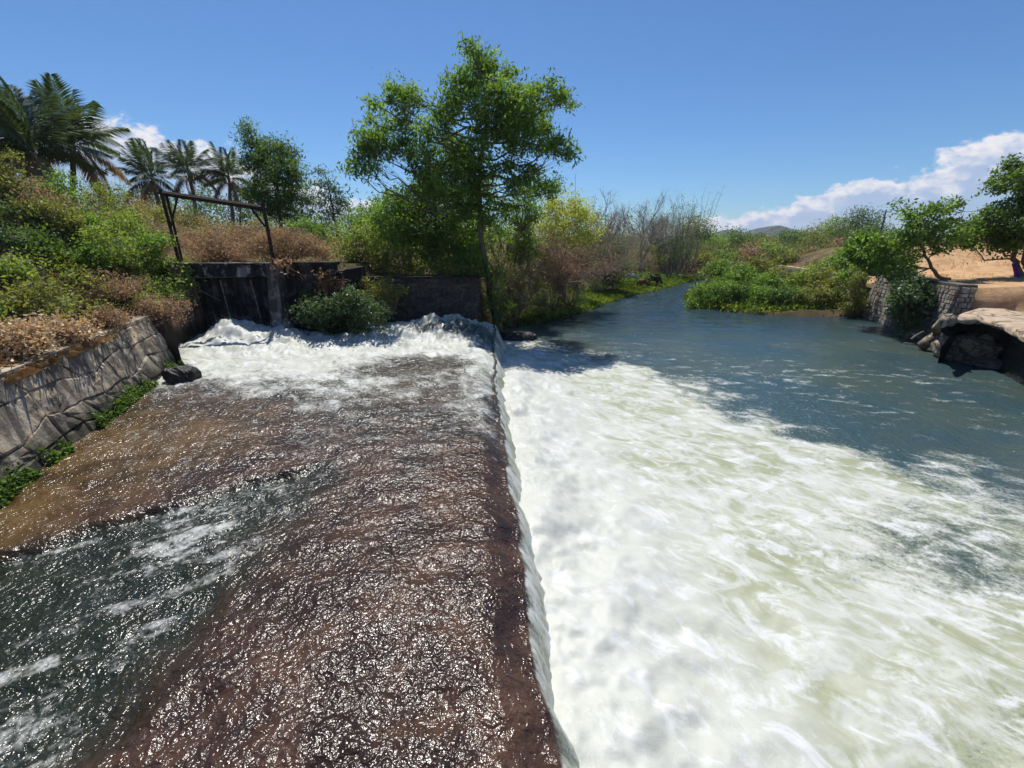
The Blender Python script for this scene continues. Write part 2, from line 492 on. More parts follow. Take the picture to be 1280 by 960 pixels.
def build_hills():
    m, t, out = new_mat('far_hill_scrub')
    n = t.noise(t.pos(), 0.012, 8.0, 0.65)
    principled(t, out, col=t.mix(t.ramp(n, 0.4, 0.62), (0.025, 0.04, 0.028), (0.075, 0.07, 0.05)), rough=1.0, spec=0.0)
    prof = [(780, 296), (840, 297), (880, 293), (905, 288), (925, 291), (945, 289), (958, 284), (968, 281.5), (978, 285), (988, 290), (1010, 294), (1040, 290), (1075, 296), (1140, 298)]
    Yd = 2300.0
    P = np.array([at_y(px, py, Yd) for px, py in prof])
    xs = np.linspace(P[0, 0] - 300, P[-1, 0] + 300, 160); rows = np.linspace(-1, 1, 41)
    top = np.interp(xs, P[:, 0], P[:, 2], left=2, right=2)
    X, R = np.meshgrid(xs, rows); Tz = np.broadcast_to(top, X.shape)
    Yy = Yd + R * 420 + (fbm(X * .004, R * 3, 3, 5) - .5) * 160
    Z = (Tz + 2) * np.maximum(0, 1 - np.abs(R) ** 1.3) - 2 + (fbm(X * .012, Yy * .012, 4, 8) - .5) * 14 * (1 - R ** 2)
    i = np.arange(X.size).reshape(X.shape)
    Fc = np.stack([i[:-1, :-1], i[:-1, 1:], i[1:, 1:], i[1:, :-1]], -1).reshape(-1, 4)
    tag(link('hills', mesh_data('hills', np.stack([X, Yy, Z], -1), Fc, m, smooth=True)), 'low blue wooded hills on the horizon', kind='structure')


build_hills()


# ------------------------------------------------------------------ water
def water_material():
    m, t, out = new_mat('weir_water')
    foam, deep_and_shade, bed, calm = t.attr('foam'), t.attr('deep_and_shade'), t.attr('bed'), t.attr('calm')
    p = t.pos(); flow = t.pos((1, 1, 1), (0, 0, math.radians(38)))
    ps = t.node('ShaderNodeMapping', {'Vector': flow}); ps.inputs['Scale'].default_value = (0.68, 1.12, 0.8)
    st = ps.outputs[0]
    # clear water: colour of the bed or of the deep water
    nb = t.noise(p, 1.1, 6.0, 0.6, 0.3)
    brown = t.mix(t.ramp(nb, 0.36, 0.66), (0.026, 0.014, 0.010), (0.080, 0.043, 0.026))
    brown = t.mix(t.math('MULTIPLY', t.ramp(t.noise(p, 9.0, 5.0, 0.65), 0.45, 0.65), 0.6), brown, (0.016, 0.009, 0.007))
    river = t.mix(t.ramp(t.noise(p, 0.22, 3.0), 0.4, 0.62), (0.040, 0.076, 0.084), (0.060, 0.088, 0.074))
    river = t.mix(t.math('MULTIPLY', calm, 0.85), river, (0.022, 0.042, 0.060))
    clear = t.mix(bed, river, brown)
    clear = t.mix(t.math('MULTIPLY', t.attr('amber'), 0.55), clear, t.mix(t.ramp(nb, 0.35, 0.65), (0.060, 0.036, 0.012), (0.155, 0.095, 0.032)))
    clear = t.mix(deep_and_shade, clear, t.mix(nb, (0.006, 0.011, 0.009), (0.022, 0.026, 0.013)))  # dark water colour, also painting the shade of the trough's step
    # wavelets: lively on the weir and below it, small and long on the calm reach
    w1 = t.noise(p, 6.0, 2.0, 0.5, 0.5); w2 = t.noise(p, 15.5, 1.5, 0.5, 0.4); w3 = t.noise(p, 40.0, 1.0, 0.5)
    live = t.math('ADD', t.math('ADD', t.math('MULTIPLY', w1, 0.056), t.math('MULTIPLY', w2, 0.026)), t.math('MULTIPLY', w3, 0.006))
    pc = t.pos((0.35, 1.0, 1)); c1 = t.noise(pc, 1.5, 3.0, 0.55, 0.5)
    slow = t.math('MULTIPLY', c1, 0.32)
    h = t.math('ADD', t.math('MULTIPLY', live, t.math('SUBTRACT', 1.0, calm)), t.math('MULTIPLY', slow, calm))
    wat = principled(t, None, col=clear, rough=t.math('ADD', t.math('SUBTRACT', 0.20, t.math('MULTIPLY', calm, 0.14)), t.math('MULTIPLY', bed, t.math('MULTIPLY', t.ramp(t.noise(p, 2.0, 3.0), 0.3, 0.7), 0.04))), ior=1.4, nrm=t.bump(h, 1.0, 1.0), spec=0.5)
    # foam and aerated water
    swirl = t.noise(st, 0.55, 5.0, 0.55, 1.2)
    lump = t.noise(st, 2.0, 7.0, 0.6, 0.8)
    fine = t.noise(p, 12.0, 6.0, 0.68, 0.5)
    mixn = t.math('ADD', swirl, t.math('MULTIPLY', t.math('SUBTRACT', lump, 0.5), 0.45))
    air = t.mix(t.ramp(mixn, 0.33, 0.64), (0.285, 0.305, 0.19), (0.43, 0.445, 0.365))
    air = t.mix(t.math('MULTIPLY', t.ramp(foam, 1.0, 1.7), 0.7), air, (0.475, 0.487, 0.432))
    vein = t.ramp(t.math('ABSOLUTE', t.math('SUBTRACT', t.noise(st, 0.7, 5.0, 0.55, 1.6), 0.5)), 0.07, 0.0)
    white = t.math('MAXIMUM', t.math('MULTIPLY', vein, 0.5), t.ramp(t.math('ADD', lump, t.math('MULTIPLY', fine, 0.25)), 0.58, 0.80))
    air = t.mix(t.math('MULTIPLY', bed, 0.75), air, (0.50, 0.515, 0.505))
    white = t.math('MAXIMUM', white, t.math('MULTIPLY', t.ramp(foam, 1.1, 1.7), 0.35))
    fcol = t.mix(white, air, (0.575, 0.59, 0.58))
    fb = t.bump(fine, 0.30, 0.025, t.bump(lump, 0.20, 0.10))
    fo = principled(t, None, col=fcol, rough=0.5, spec=0.3, nrm=fb)
    brk = t.math('ADD', t.math('MULTIPLY', t.math('SUBTRACT', lump, 0.5), 0.9), t.math('MULTIPLY', t.math('SUBTRACT', fine, 0.5), 0.85))
    fac = t.ramp(t.math('ADD', foam, brk), 0.26, 0.80)
    mx = t.node('ShaderNodeMixShader', {0: fac, 1: wat.outputs[0], 2: fo.outputs[0]})
    t.l.new(mx.outputs[0], out.inputs[0])
    return m


M_WATER = water_material()


def rows_y(y0, y1, k, dmin):
    ys = [y0]
    while ys[-1] < y1:
        ys.append(ys[-1] + max(dmin, k * math.hypot(ys[-1], 5.0)))
    return np.array(ys)


def gauss(x, y, cx, cy, sx, sy): return np.exp(-((x - cx) / sx) ** 2 - ((y - cy) / sy) ** 2)


def sill_fields(x, y):
    """surface of the water sheet on the weir's apron, and what it carries"""
    n1 = fbm(x * 0.8, y * 0.8, 4, 21) - 0.5
    n2 = fbm(x * 2.3 + y * 0.9, y * 2.6, 4, 22) - 0.5
    n3 = fbm(x * 7.5, y * 8.5, 3, 23) - 0.5
    # a diagonal trough in the apron
    A = (y - 6.05) - (x + 8.72) * 0.652 + n1 * 1.1 + n2 * .3 + 0.25 * np.sin(x * 1.3)
    B = (x + 3.95) - (7.1 - y) * 0.02 + n1 * 1.1 - 0.45 * sstep(3.5, 8.5, y)
    C = (x + 8.1) * 0.77 - (y - 5.6) * -0.5 + n1 * 0.9
    deep_and_shade = sstep(0.22, -0.18, A) * sstep(0.5, -0.7, B + n2 * .8) * sstep(-0.3, 0.4, C + 1.2) * (1 - .75 * sstep(-5.2, -3.6, x + n1))
    z = 1.2 - 0.12 * deep_and_shade
    far = sstep(7.6, 15.2, y + n1 * 5.5 + 0.05 * (x + 6))
    surge = 0.92 * gauss(x, y, -14.2, 21.7, 1.5, 1.7) + 0.55 * gauss(x, y, -11.6, 21.2, 1.7, 1.7) + 0.30 * gauss(x, y, -8.0, 21.8, 2.4, 1.5)
    hump = 1.05 * gauss(x, y, -3.6, 22.8, 2.8, 1.4) + 0.2 * gauss(x, y, -6, 24, 2, 1)
    z = z + surge * (1 + 0.45 * n2 + 0.8 * n1) + hump * (1 + 0.5 * n2)
    nw = fbm(x * 0.9 + n1, y * 2.3 + n1 * 1.5, 2, 24) - 0.5
    z = z + nw * 0.10 + n2 * (0.045 + 0.24 * far * sstep(14, 21, y)) + n3 * (0.014 + 0.045 * far) + n1 * 0.05 * deep_and_shade
    bare = gauss(x, y, -3.9, 17.6, 2.8, 1.7) * 0.75 + gauss(x, y, -3.2, 22.0, 2.4, 0.8) * 0.75 + gauss(x, y, -1.2, 21.3, 0.8, 2.0) * 0.45
    foam = far * (0.36 + 0.60 * sstep(13.0, 18.5, y)) + n1 * 0.45 * far + 0.25 * surge - bare * far
    crestfoam = gauss(x, y, -4.5, 24.3, 4.5, 0.55) * 0.55
    foam = foam + crestfoam
    q1 = (x * 0.84 + y * 0.54); q2 = (-x * 0.54 + y * 0.84)
    fs = fbm(q1 * 0.7, q2 * 3.2, 4, 28, .6)
    chf = (0.25 + 0.75 * deep_and_shade) * sstep(0.46, 0.72, fs) * (0.16 * gauss(x, y, -4.9, 7.2, 1.9, 1.3) + 0.24 * deep_and_shade) + 0.19 * deep_and_shade + 0.17 * gauss(x, y, -4.4, 7.6, 1.6, 1.2)
    foam = np.maximum(foam, chf + n1 * 0.2)
    foam = np.maximum(foam, 0.06 + 0.18 * sstep(5.5, 11, y) + n1 * .15)
    blue = gauss(x, y, -3.2, 22.6, 3.0, 1.5) + gauss(x, y, -1.0, 21.5, 1.2, 2.2)
    bed = np.clip(1 - 0.85 * blue, 0, 1) * (1 - 0.3 * far)
    deep_and_shade = np.maximum(deep_and_shade, 0.55 * np.exp(-(A / 0.2) ** 2) * sstep(-3.4, -4.6, x) * (x > -9.4))  # dark band paints the shade of the trough's step face
    return z, np.clip(foam, 0, 1.25), np.clip(deep_and_shade, 0, 1), bed


def build_sill_water():
    ys = rows_y(-4.0, 26.6, 0.0072, 0.03)
    U = np.concatenate([np.linspace(0, 1, 340), 1 + np.linspace(0, 1, 26)[1:]])   # 0..1 wall to crest, 1..2 down the fall
    U, Y = np.meshgrid(U, ys)
    xl = np.interp(Y, YW, XW) - 0.4; xl = np.where(Y > 23.1, -16.5, xl); xc = crest_x(Y) + 0.30 * (fbm(Y * .7, Y * 0, 4, 35, .6) - .5)
    ua = np.minimum(U, 1.0); X = xl + (xc - xl) * ua
    Z, foam, deep_and_shade, bed = sill_fields(X, Y)
    edge = xc - X
    Z = Z - 0.20 * sstep(0.7, 0.0, edge) ** 1.5
    t = np.clip(U - 1, 0, 1)
    w = 0.62 + 0.35 * (fbm(Y * 1.3, Y * 0 + 3, 3, 31) - .5)
    streak = fbm(Y * 6.5, t * 1.2, 4, 33, .6) - .5
    X = X + t * w + streak * 0.05 * np.sin(t * math.pi)
    Z = Z - (Z + 0.05) * (t ** 1.35) * (2.0 - t ** 1.35) * (0.55 + 0.45 * t) + streak * .07 * np.sin(t * math.pi)
    calmfall = sstep(19, 22.5, Y)
    foam = np.where(U > 1, foam * (1 - t) * 0.6 + (0.35 + 0.75 * t ** 0.75 + streak * 1.1) * (1 - 0.3 * calmfall) * sstep(-0.05, 0.12, t), foam * sstep(0.0, 0.25, edge + .05) + 0)
    bed = np.where(U > 1, bed * sstep(0.25, 0.0, t), bed)
    n_a = (fbm(X * .6, Y * .6, 3, 71) - .5) * 3
    ny, nx = X.shape
    i = np.arange(X.size).reshape(ny, nx)
    Fc = np.stack([i[:-1, :-1], i[:-1, 1:], i[1:, 1:], i[1:, :-1]], -1).reshape(-1, 4)
    me = mesh_data('weir_water', np.stack([X, Y, Z], -1), Fc, M_WATER, smooth=True,
                   vert_attr={'foam': foam.ravel(), 'deep_and_shade': deep_and_shade.ravel(), 'bed': bed.ravel(), 'calm': np.zeros(X.size), 'amber': (sstep(-5.5, -8.8, X + n_a) * sstep(15, 11, Y)).ravel()})
    tag(link('weir_water', me), 'glittering brown water sheet running over the weir and falling off its edge', kind='structure')


build_sill_water()


def pool_fields(x, y):
    n1 = fbm(x * 0.35 + 5, y * 0.35, 4, 41) - 0.5
    n2 = fbm(x * 0.9 - y * 0.3, y * 1.1 + x * 0.2, 4, 42) - 0.5
    n3 = fbm(x * 3.0, y * 3.4, 4, 43) - 0.5
    d = x - crest_x(y)
    xf = np.interp(y, [-5, 3, 8, 10.2, 13.3, 19.5, 24, 26.5, 28], [16, 15, 14.6, 13.6, 10.0, 7.4, 4.5, 1.0, -2])
    m = (xf - x) / 3.2 + n1 * 2.6
    foam = np.clip(0.10 + 0.95 * sstep(-1.0, 1.5, m), 0, 1.1) + n2 * 0.45
    foam = foam - 0.62 * gauss(x, y, 9.3, 7.4, 2.6, 1.9) - 0.35 * gauss(x, y, 6.6, 3.2, 2.2, 1.6) - 0.3 * gauss(x, y, 13.5, 9, 2.5, 2.0)
    foam = foam + 0.45 * sstep(4.5, 1.0, d) + 0.30 * sstep(7, 2, d) * sstep(24, 18, y)
    tongue = gauss(x, y, 0.2, 23.2, 1.3, 1.7)
    foam = foam - 0.55 * tongue
    # flecks drifting out over the dark water
    fl = fbm(x * 1.1 + y * .25, y * 3.2, 4, 47, 0.6)
    drift = gauss(x, y, 10.5, 20.5, 6, 4.0) * 0.75 + gauss(x, y, 15, 15, 6, 5) * 0.40 + gauss(x, y, 20, 19, 6, 4) * .32
    foam = np.maximum(foam, np.minimum(drift, .6) * (0.12 + 0.62 * sstep(0.42, 0.75, fl)))
    foam = foam * sstep(33, 25, y) 
    z = n2 * (0.08 + 0.11 * sstep(9, 1.5, d) * sstep(30, 24, y)) * sstep(40, 24, y) + n3 * 0.032 * sstep(30, 18, y)
    z = z + 0.22 * np.exp(-((d - 2.3 - n1 * 2.0) / 0.9) ** 2) * sstep(28, 22, y) * (0.5 + 0.6 * n2)
    z = z + (0.06 + 0.06 * n3 + 0.2 * n2) * np.exp(-((d - 1.2) / 0.95) ** 2) * sstep(26, 21, y)
    z = z + (0.40 + 0.10 * np.maximum(n3, 0) + 0.1 * n2) * np.exp(-(np.maximum(d - 0.5, 0) / 1.25) ** 2) * sstep(26, 21, y)
    z = z + (fbm(x * .45 + y * .1, y * 1.1, 3, 49) - .5) * 0.17 * sstep(18, 28, y)
    calm = sstep(25, 36, y) * 0.85 + 0.1 * sstep(9, 15, d)
    return z, np.clip(foam, 0, 1.8), calm


def build_river():
    ys = rows_y(-6.0, 76.0, 0.0078, 0.045)
    U = np.linspace(0, 1, 430) ** 1.25
    U, Y = np.meshgrid(U, ys)
    xl = np.where(Y < 24, crest_x(Y) + 0.2, np.interp(Y, YL, XL) - 2.5); xr = np.interp(Y, YR, XR) + 2.0
    xr = np.minimum(np.maximum(xr, np.where(Y < 37, 31.5, 0)), 62)
    xl = np.minimum(xl, xr - 2)
    X = xl + (xr - xl) * U
    Z, foam, calm = pool_fields(X, Y)
    ny, nx = X.shape
    i = np.arange(X.size).reshape(ny, nx)
    Fc = np.stack([i[:-1, :-1], i[:-1, 1:], i[1:, 1:], i[1:, :-1]], -1).reshape(-1, 4)
    me = mesh_data('river', np.stack([X, Y, Z], -1), Fc, M_WATER, smooth=True,
                   vert_attr={'foam': foam.ravel(), 'deep_and_shade': np.zeros(X.size), 'bed': np.zeros(X.size), 'calm': calm.ravel()})
    tag(link('river', me), 'white foaming pool below the weir running out into a blue river', kind='structure')


build_river()


def build_weir_body():
    mb = MB(); Y0, Y1 = -4.2, 26.8
    V, Fc = [], []
    for y in (Y0, Y1):
        V += [(crest_x(y) - 0.25, y, 0.9), (crest_x(y) - 0.1, y, -1.4), (-18, y, -1.4), (-18, y, 0.9)]
    mb.add(V, [(0, 1, 5, 4), (1, 2, 6, 5), (2, 3, 7, 6), (3, 0, 4, 7), (0, 3, 2, 1), (4, 5, 6, 7)])
    V, Fc = mb.arrays()
    tag(link('weir', mesh_data('weir', V, Fc, M_PIER)), 'submerged concrete weir apron under the brown water', kind='structure')


build_weir_body()


def build_spray():
    """droplets thrown up along the foot of the fall and over the surge below the gate"""
    rng = np.random.default_rng(91); n = 5200
    y = rng.uniform(1.5, 23, n); d = np.abs(rng.normal(.75, .35, n)); P = np.stack([crest_x(y) + d, y, .45 + rng.exponential(.13, n)], 1)
    m = 2600; x2 = rng.normal(-13.2, 1.5, m); y2 = rng.normal(21.6, .9, m); z2, _, _, _ = sill_fields(x2, y2)
    Q = np.stack([x2, y2, z2 + rng.exponential(.14, m)], 1); Q = Q[(Q[:, 0] > -15.6) & (Q[:, 1] < 22.6)]
    P = np.concatenate([P[P[:, 1] > 9], Q]); r = rng.uniform(.003, .0085, len(P))[:, None]
    o = np.array([[1, 0, 0], [-1, 0, 0], [0, 1, 0], [0, -1, 0], [0, 0, 1.3], [0, 0, -1.3]])
    V = (P[:, None, :] + o[None] * r[:, None]).reshape(-1, 3)
    f = np.array([[0, 2, 4], [2, 1, 4], [1, 3, 4], [3, 0, 4], [2, 0, 5], [1, 2, 5], [3, 1, 5], [0, 3, 5]])
    Fc = (np.arange(len(P))[:, None, None] * 6 + f[None]).reshape(-1, 3)
    mt, t, out = new_mat('spray_drops'); principled(t, out, col=(0.75, 0.78, 0.80), rough=0.2)
    tag(link('spray', mesh_data('spray', V, Fc, mt)), 'white droplets of spray above the falling water', kind='stuff')


build_spray()


# ------------------------------------------------------------------ masonry walls
def stone_variants(mat, n=7, proud=0.5):
    out = []
    for k in range(n):
        r = np.random.default_rng(100 + k)
        def ring(s, z, j):
            b = np.array([(-.5, -.5), (.5, -.5), (.5, .5), (-.5, .5)]) * s
            return np.c_[b + r.uniform(-j, j, (4, 2)), np.full(4, z) + r.uniform(-j, j, 4) * 0.5]
        V = np.concatenate([ring(0.98, -0.5, 0), ring(0.97, 0.12, 0.03), ring(0.80, proud, 0.06)])
        Fc = []
        for a in (0, 4):
            for i in range(4):
                j = (i + 1) % 4; Fc.append((a + i, a + j, a + 4 + j, a + 4 + i))
        Fc.append((8, 9, 10, 11))
        out.append(mesh_data('stone', V, Fc, mat))
    return out


def masonry(root, origin, u, v, length, height, sw, sh, depth, variants, rng, keep=None, limit=300):
    u = np.asarray(u, float) / np.linalg.norm(u); v = np.asarray(v, float) / np.linalg.norm(v); n = np.cross(u, v)
    base = np.array(root.location); s = 0; row = 0; count = 0
    while s < height - 0.12:
        hh = min(sh * rng.uniform(0.75, 1.25), height - s)
        if height - s - hh < 0.14:
            hh = height - s
        a = -rng.uniform(0, sw) * 0.5
        while a < length:
            ww = sw * rng.uniform(0.6, 1.5); c0, c1 = max(a, 0), min(a + ww, length)
            a += ww
            if c1 - c0 < 0.1 or count >= limit:
                continue
            c = np.asarray(origin) + u * (c0 + c1) / 2 + v * (s + hh / 2)
            if keep and not keep((c0 + c1) / 2, s + hh / 2):
                continue
            o = link('stone', variants[rng.integers(len(variants))], root); count += 1
            M = Matrix(((u[0] * (c1 - c0 - .015), v[0] * (hh - .015), n[0] * depth, c[0] - base[0]),
                        (u[1] * (c1 - c0 - .015), v[1] * (hh - .015), n[1] * depth, c[1] - base[1]),
                        (u[2] * (c1 - c0 - .015), v[2] * (hh - .015), n[2] * depth, c[2] - base[2]), (0, 0, 0, 1)))
            o.matrix_local = M
        s += hh; row += 1


def quad_prism(poly_front, back):
    """closed slab from a front polygon swept by a vector"""
    f = np.asarray(poly_front, float); b = f + np.asarray(back, float); n = len(f)
    Fc = [tuple(range(n)), tuple(range(2 * n - 1, n - 1, -1))] + [(i, n + i, n + (i + 1) % n, (i + 1) % n) for i in range(n)]
    return np.concatenate([f, b]), Fc


def rubble(root, origin, u, v, n, length, height, nx, ny, mat, rng, depth=0.10, jit=1.0):
    """irregular fitted stones: a jittered net of corners, one stone in each cell"""
    u, v, n = (np.asarray(a, float) / np.linalg.norm(a) for a in (u, v, n)); base = np.array(root.location)
    cw, ch = length / nx, height / ny
    G = np.zeros((ny + 1, nx + 1, 2))
    for j in range(ny + 1):
        for i in range(nx + 1):
            jx = rng.uniform(-.34, .34) * cw if 0 < i < nx else 0; jy = jit * rng.uniform(-.30, .30) * ch if 0 < j < ny else 0
            G[j, i] = (i * cw + jx + (cw * .4 * (j % 2) if 0 < i < nx else 0), j * ch + jy)
    for j in range(ny):
        for i in range(nx):
            q = np.array([G[j, i], G[j, i + 1], G[j + 1, i + 1], G[j + 1, i]]); c = q.mean(0)
            ring = np.concatenate([q + (np.roll(q, -1, 0) - q) * t for t in (0, .33, .66)]).reshape(3, 4, 2).transpose(1, 0, 2).reshape(12, 2)
            ring = c + (ring - c) * .985 + rng.normal(0, .012, (12, 2)); pr = depth * rng.uniform(.25, .8)
            def lift(r, h): return np.asarray(origin) + r[:, :1] * u + r[:, 1:] * v + np.asarray(h)[:, None] * n
            V = np.concatenate([lift(ring, np.full(12, -depth)), lift(ring, np.full(12, pr * .45)), lift(c + (ring - c) * .86, pr + rng.normal(0, .014, 12)), lift(c[None], [pr * 1.1])])
            Fc = [(a, (a + 1) % 12, 12 + (a + 1) % 12, 12 + a) for a in range(12)] + [(12 + a, 12 + (a + 1) % 12, 24 + (a + 1) % 12, 24 + a) for a in range(12)] + [(24 + a, 24 + (a + 1) % 12, 36) for a in range(12)]
            part('stone', V, Fc, mat, root, smooth=False)


def build_left_wall():
    rng = np.random.default_rng(5)
    a, b = np.array([-6.4, -2.95, 0.7]), np.array([-13.75, 17.25, 0.7])
    u = (b - a) / np.linalg.norm(b - a); nin = np.array([u[1] * -1, u[0], 0.0])     # into the bank
    off = 0.62; H = 2.5
    v = np.array([nin[0] * off, nin[1] * off, H]); v /= np.linalg.norm(v)
    root = thing('retaining_wall', 'sloping grey plastered stone retaining wall below the dry grass bank', 'wall', (*a[:2], 0.7))
    L = float(np.linalg.norm(b - a)); hv = math.hypot(off, H)
    n = np.cross(u, v); n = n if n @ nin < 0 else -n
    f = [a - n * .05, b - n * .05, b + v * hv - n * .05, a + v * hv - n * .05]
    V, Fc = quad_prism(f, nin * 1.0)
    part('mortar_core', V, Fc, M_PLASTER, root)
    # origin at far end so that u x v points outward
    uu = u if np.cross(u, v) @ n > 0 else -u
    org = a if uu is u else b
    if uu @ u < 0:
        org = b
    rubble(root, org - n * 0.02, uu, v, n, L, hv, 24, 4, M_PLASTER, rng)
    V, Fc = quad_prism([a + v * hv + n * .02, b + v * hv + n * .02, b + v * hv + n * .02 + np.array([0, 0, .10]), a + v * hv + n * .02 + np.array([0, 0, .10])], nin * 0.7)
    part('coping', V, Fc, M_PLASTER, root)
    # end face and the short shaded return towards the gate
    r2 = thing('return_wall', 'shaded brown concrete wall joining the bank wall to the gate', 'wall', (-15.3, 19.5, 0.7))
    P = [(-13.7, 17.3, 0.7), (-15.75, 18.7, 0.7), (-16.35, 22.4, 0.7)]
    tops = [3.2, 3.45, 3.7]
    V, Fc = [], []
    for (x, y, z), tz in zip(P, tops):
        V += [(x, y, z), (x - 0.05, y + 0.02, tz), (x - 2.4, y + 0.1, tz), (x - 2.4, y + 0.1, z)]
    for k in range(2):
        q = 4 * k
        Fc += [(q, q + 4, q + 5, q + 1), (q + 1, q + 5, q + 6, q + 2), (q + 2, q + 6, q + 7, q + 3)]
    Fc += [(0, 1, 2, 3), (8, 11, 10, 9)]
    part('wall_face', V, Fc, M_PIER, r2)


build_left_wall()


def wedge(mb, x0, x1, y0, y1, z0, z1, lean=0.0, batter=0.0):
    V = [(x0, y0 - batter, z0), (x1, y0 - batter, z0), (x1, y1, z0), (x0, y1, z0),
         (x0 + lean, y0, z1), (x1 + lean, y0, z1), (x1 + lean, y1, z1), (x0 + lean, y1, z1)]
    mb.add(V, [(0, 3, 2, 1), (4, 5, 6, 7), (0, 1, 5, 4), (1, 2, 6, 5), (2, 3, 7, 6), (3, 0, 4, 7)])


def build_gate():
    root = thing('sluice_gate', 'old black sluice gate in concrete piers under a rusty lifting frame', 'gate', (-14.2, 23.0, 0.7))
    Y = 23.0
    xl, xr = at_y(228, 335, Y)[0], at_y(345, 335, Y)[0]          # pier tops
    zt = at_y(300, 329, Y)[2]
    m = MB(); wedge(m, xl - 0.35, xl + 0.38, Y - 0.45, Y + 0.5, 0.7, zt + 0.03, 0.0, 0.18); m.part('pier', M_PIER, root)
    m = MB(); wedge(m, xr - 0.18, xr + 0.42, Y - 0.55, Y + 0.5, 0.7, zt - 0.02, -0.02, 0.75); m.part('pier', M_GREYPIER, root)
    m = MB(); m.box(((xl + xr) / 2 + .15, Y + .05, zt - 0.36), (xr - xl - .3, 0.5, 0.62)); m.box(((xl + xr) / 2 + .1, Y - 0.02, zt - 0.03), (xr - xl - .2, 0.78, 0.10)); m.part('lintel', M_LINTEL, root)
    m = MB(); m.box(((xl + xr) / 2 + .1, Y + 0.34, 2.3), (xr - xl + .1, 0.1, 4.0)); m.part('gate_backing', M_GATEWALL, root)
    x0, x1 = xl + 0.40, xr - 0.16; w = (x1 - x0) / 9
    for k in range(9):                                            # tarred planks of the gate leaf
        m = MB(); m.box((x0 + w * (k + .5), Y + 0.22 + RNG.uniform(-.01, .01), 2.55), (w - 0.02, 0.09, 3.3), jit=0.004); m.part('plank', M_GATEWALL, root)
    pale = rough_mat('pale_rail', (0.12, 0.11, 0.10), (0.28, 0.26, 0.235), 8, bump=0.3)
    for px in (284, 322):
        a = at_y(px - 9, 350, Y + .1); b = at_y(px + 4, 398, Y + .1)
        m = MB(); m.tube([a, b], 0.038, 4); m.part('rail', pale, root)
    m = MB(); m.tube([at_y(243, 347, Y + .12), at_y(345, 345, Y + .12)], 0.03, 4); m.part('rail', pale, root)
    m = MB(); m.tube([at_y(240, 358, Y - .1), at_y(276, 376, Y + .1)], 0.025, 4); m.part('rail', pale, root)
    # lifting frame: twin posts at one side, single post at the other, crossbeam and knee braces
    def bar(name, p, q, r, yoff=0.0):
        mm = MB(); mm.tube([at_y(*p, Y + yoff), at_y(*q, Y + yoff)], r, 4); mm.part(name, RUST, root)
    bar('post', (200, 236), (225, 331), 0.09); bar('post', (207, 240), (229, 331), 0.07, 0.4)
    bar('post', (328, 252), (343, 331), 0.095)
    bar('crossbeam', (197, 240), (334, 260), 0.10); bar('crossbeam', (204, 243), (330, 262), 0.07, 0.4)
    bar('brace', (222, 246), (213, 285), 0.055); bar('brace', (312, 258), (331, 283), 0.055)
    bar('foot_plate', (338, 330), (352, 330), 0.10)

    # stained wall running on beside the gate
    r2 = thing('gate_wing_wall', 'black stained concrete wing wall between the gate and the stone wall', 'wall', (-10.6, 23.2, 0.7))
    xe = at_y(417, 330, 23.0)[0]
    m = MB(); m.box(((xr + .42 + xe) / 2, 23.2, (0.7 + zt - .1) / 2), (xe - xr - .42, 0.6, zt - .8)); m.part('wall_face', M_GATEWALL, r2)
    m = MB(); m.box(((xr + .42 + xe) / 2 + .05, 23.15, zt - .02), (xe - xr - .3, 0.8, 0.16)); m.part('coping', M_GATEWALL, r2)
    m = MB()
    for k in range(4):                                            # stepped broken end
        m.box((xe + 0.15 + .22 * k, 23.3, (0.7 + zt - .5 - .35 * k) / 2), (0.32, 0.5, zt - 1.2 - .35 * k), jit=.03)
    m.part('stepped_end', M_GATEWALL, r2)
    m = MB(); m.box((xe - .1, 25.4, 2.6), (0.5, 3.9, 3.9)); m.part('return_face', M_GATEWALL, r2)


build_gate()


def build_centre_wall():
    rng = np.random.default_rng(15)
    x0, x1, Y = -9.2, -2.1, 27.0
    zt = at_y(520, 348, Y)[2]
    root = thing('stone_wall', 'dark shaded stone wall behind the foaming hump, shrubs along its top', 'wall', (-5.6, Y, 0.5))
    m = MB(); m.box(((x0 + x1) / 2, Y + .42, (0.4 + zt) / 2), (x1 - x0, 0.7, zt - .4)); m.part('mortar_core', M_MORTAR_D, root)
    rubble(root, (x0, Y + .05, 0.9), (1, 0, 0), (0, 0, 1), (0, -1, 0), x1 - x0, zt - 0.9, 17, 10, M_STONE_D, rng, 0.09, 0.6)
    m = MB()
    m.box(((x0 + x1) / 2, Y + .36, zt + .05), (x1 - x0 + .1, 0.9, 0.10)); m.part('coping', M_MORTAR_D, root)
    # return face at the tree
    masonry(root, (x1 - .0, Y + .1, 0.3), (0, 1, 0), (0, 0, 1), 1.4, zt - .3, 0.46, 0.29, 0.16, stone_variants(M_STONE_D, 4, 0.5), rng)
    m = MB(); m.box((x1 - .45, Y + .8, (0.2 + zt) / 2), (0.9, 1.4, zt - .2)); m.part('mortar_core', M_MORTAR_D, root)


build_centre_wall()


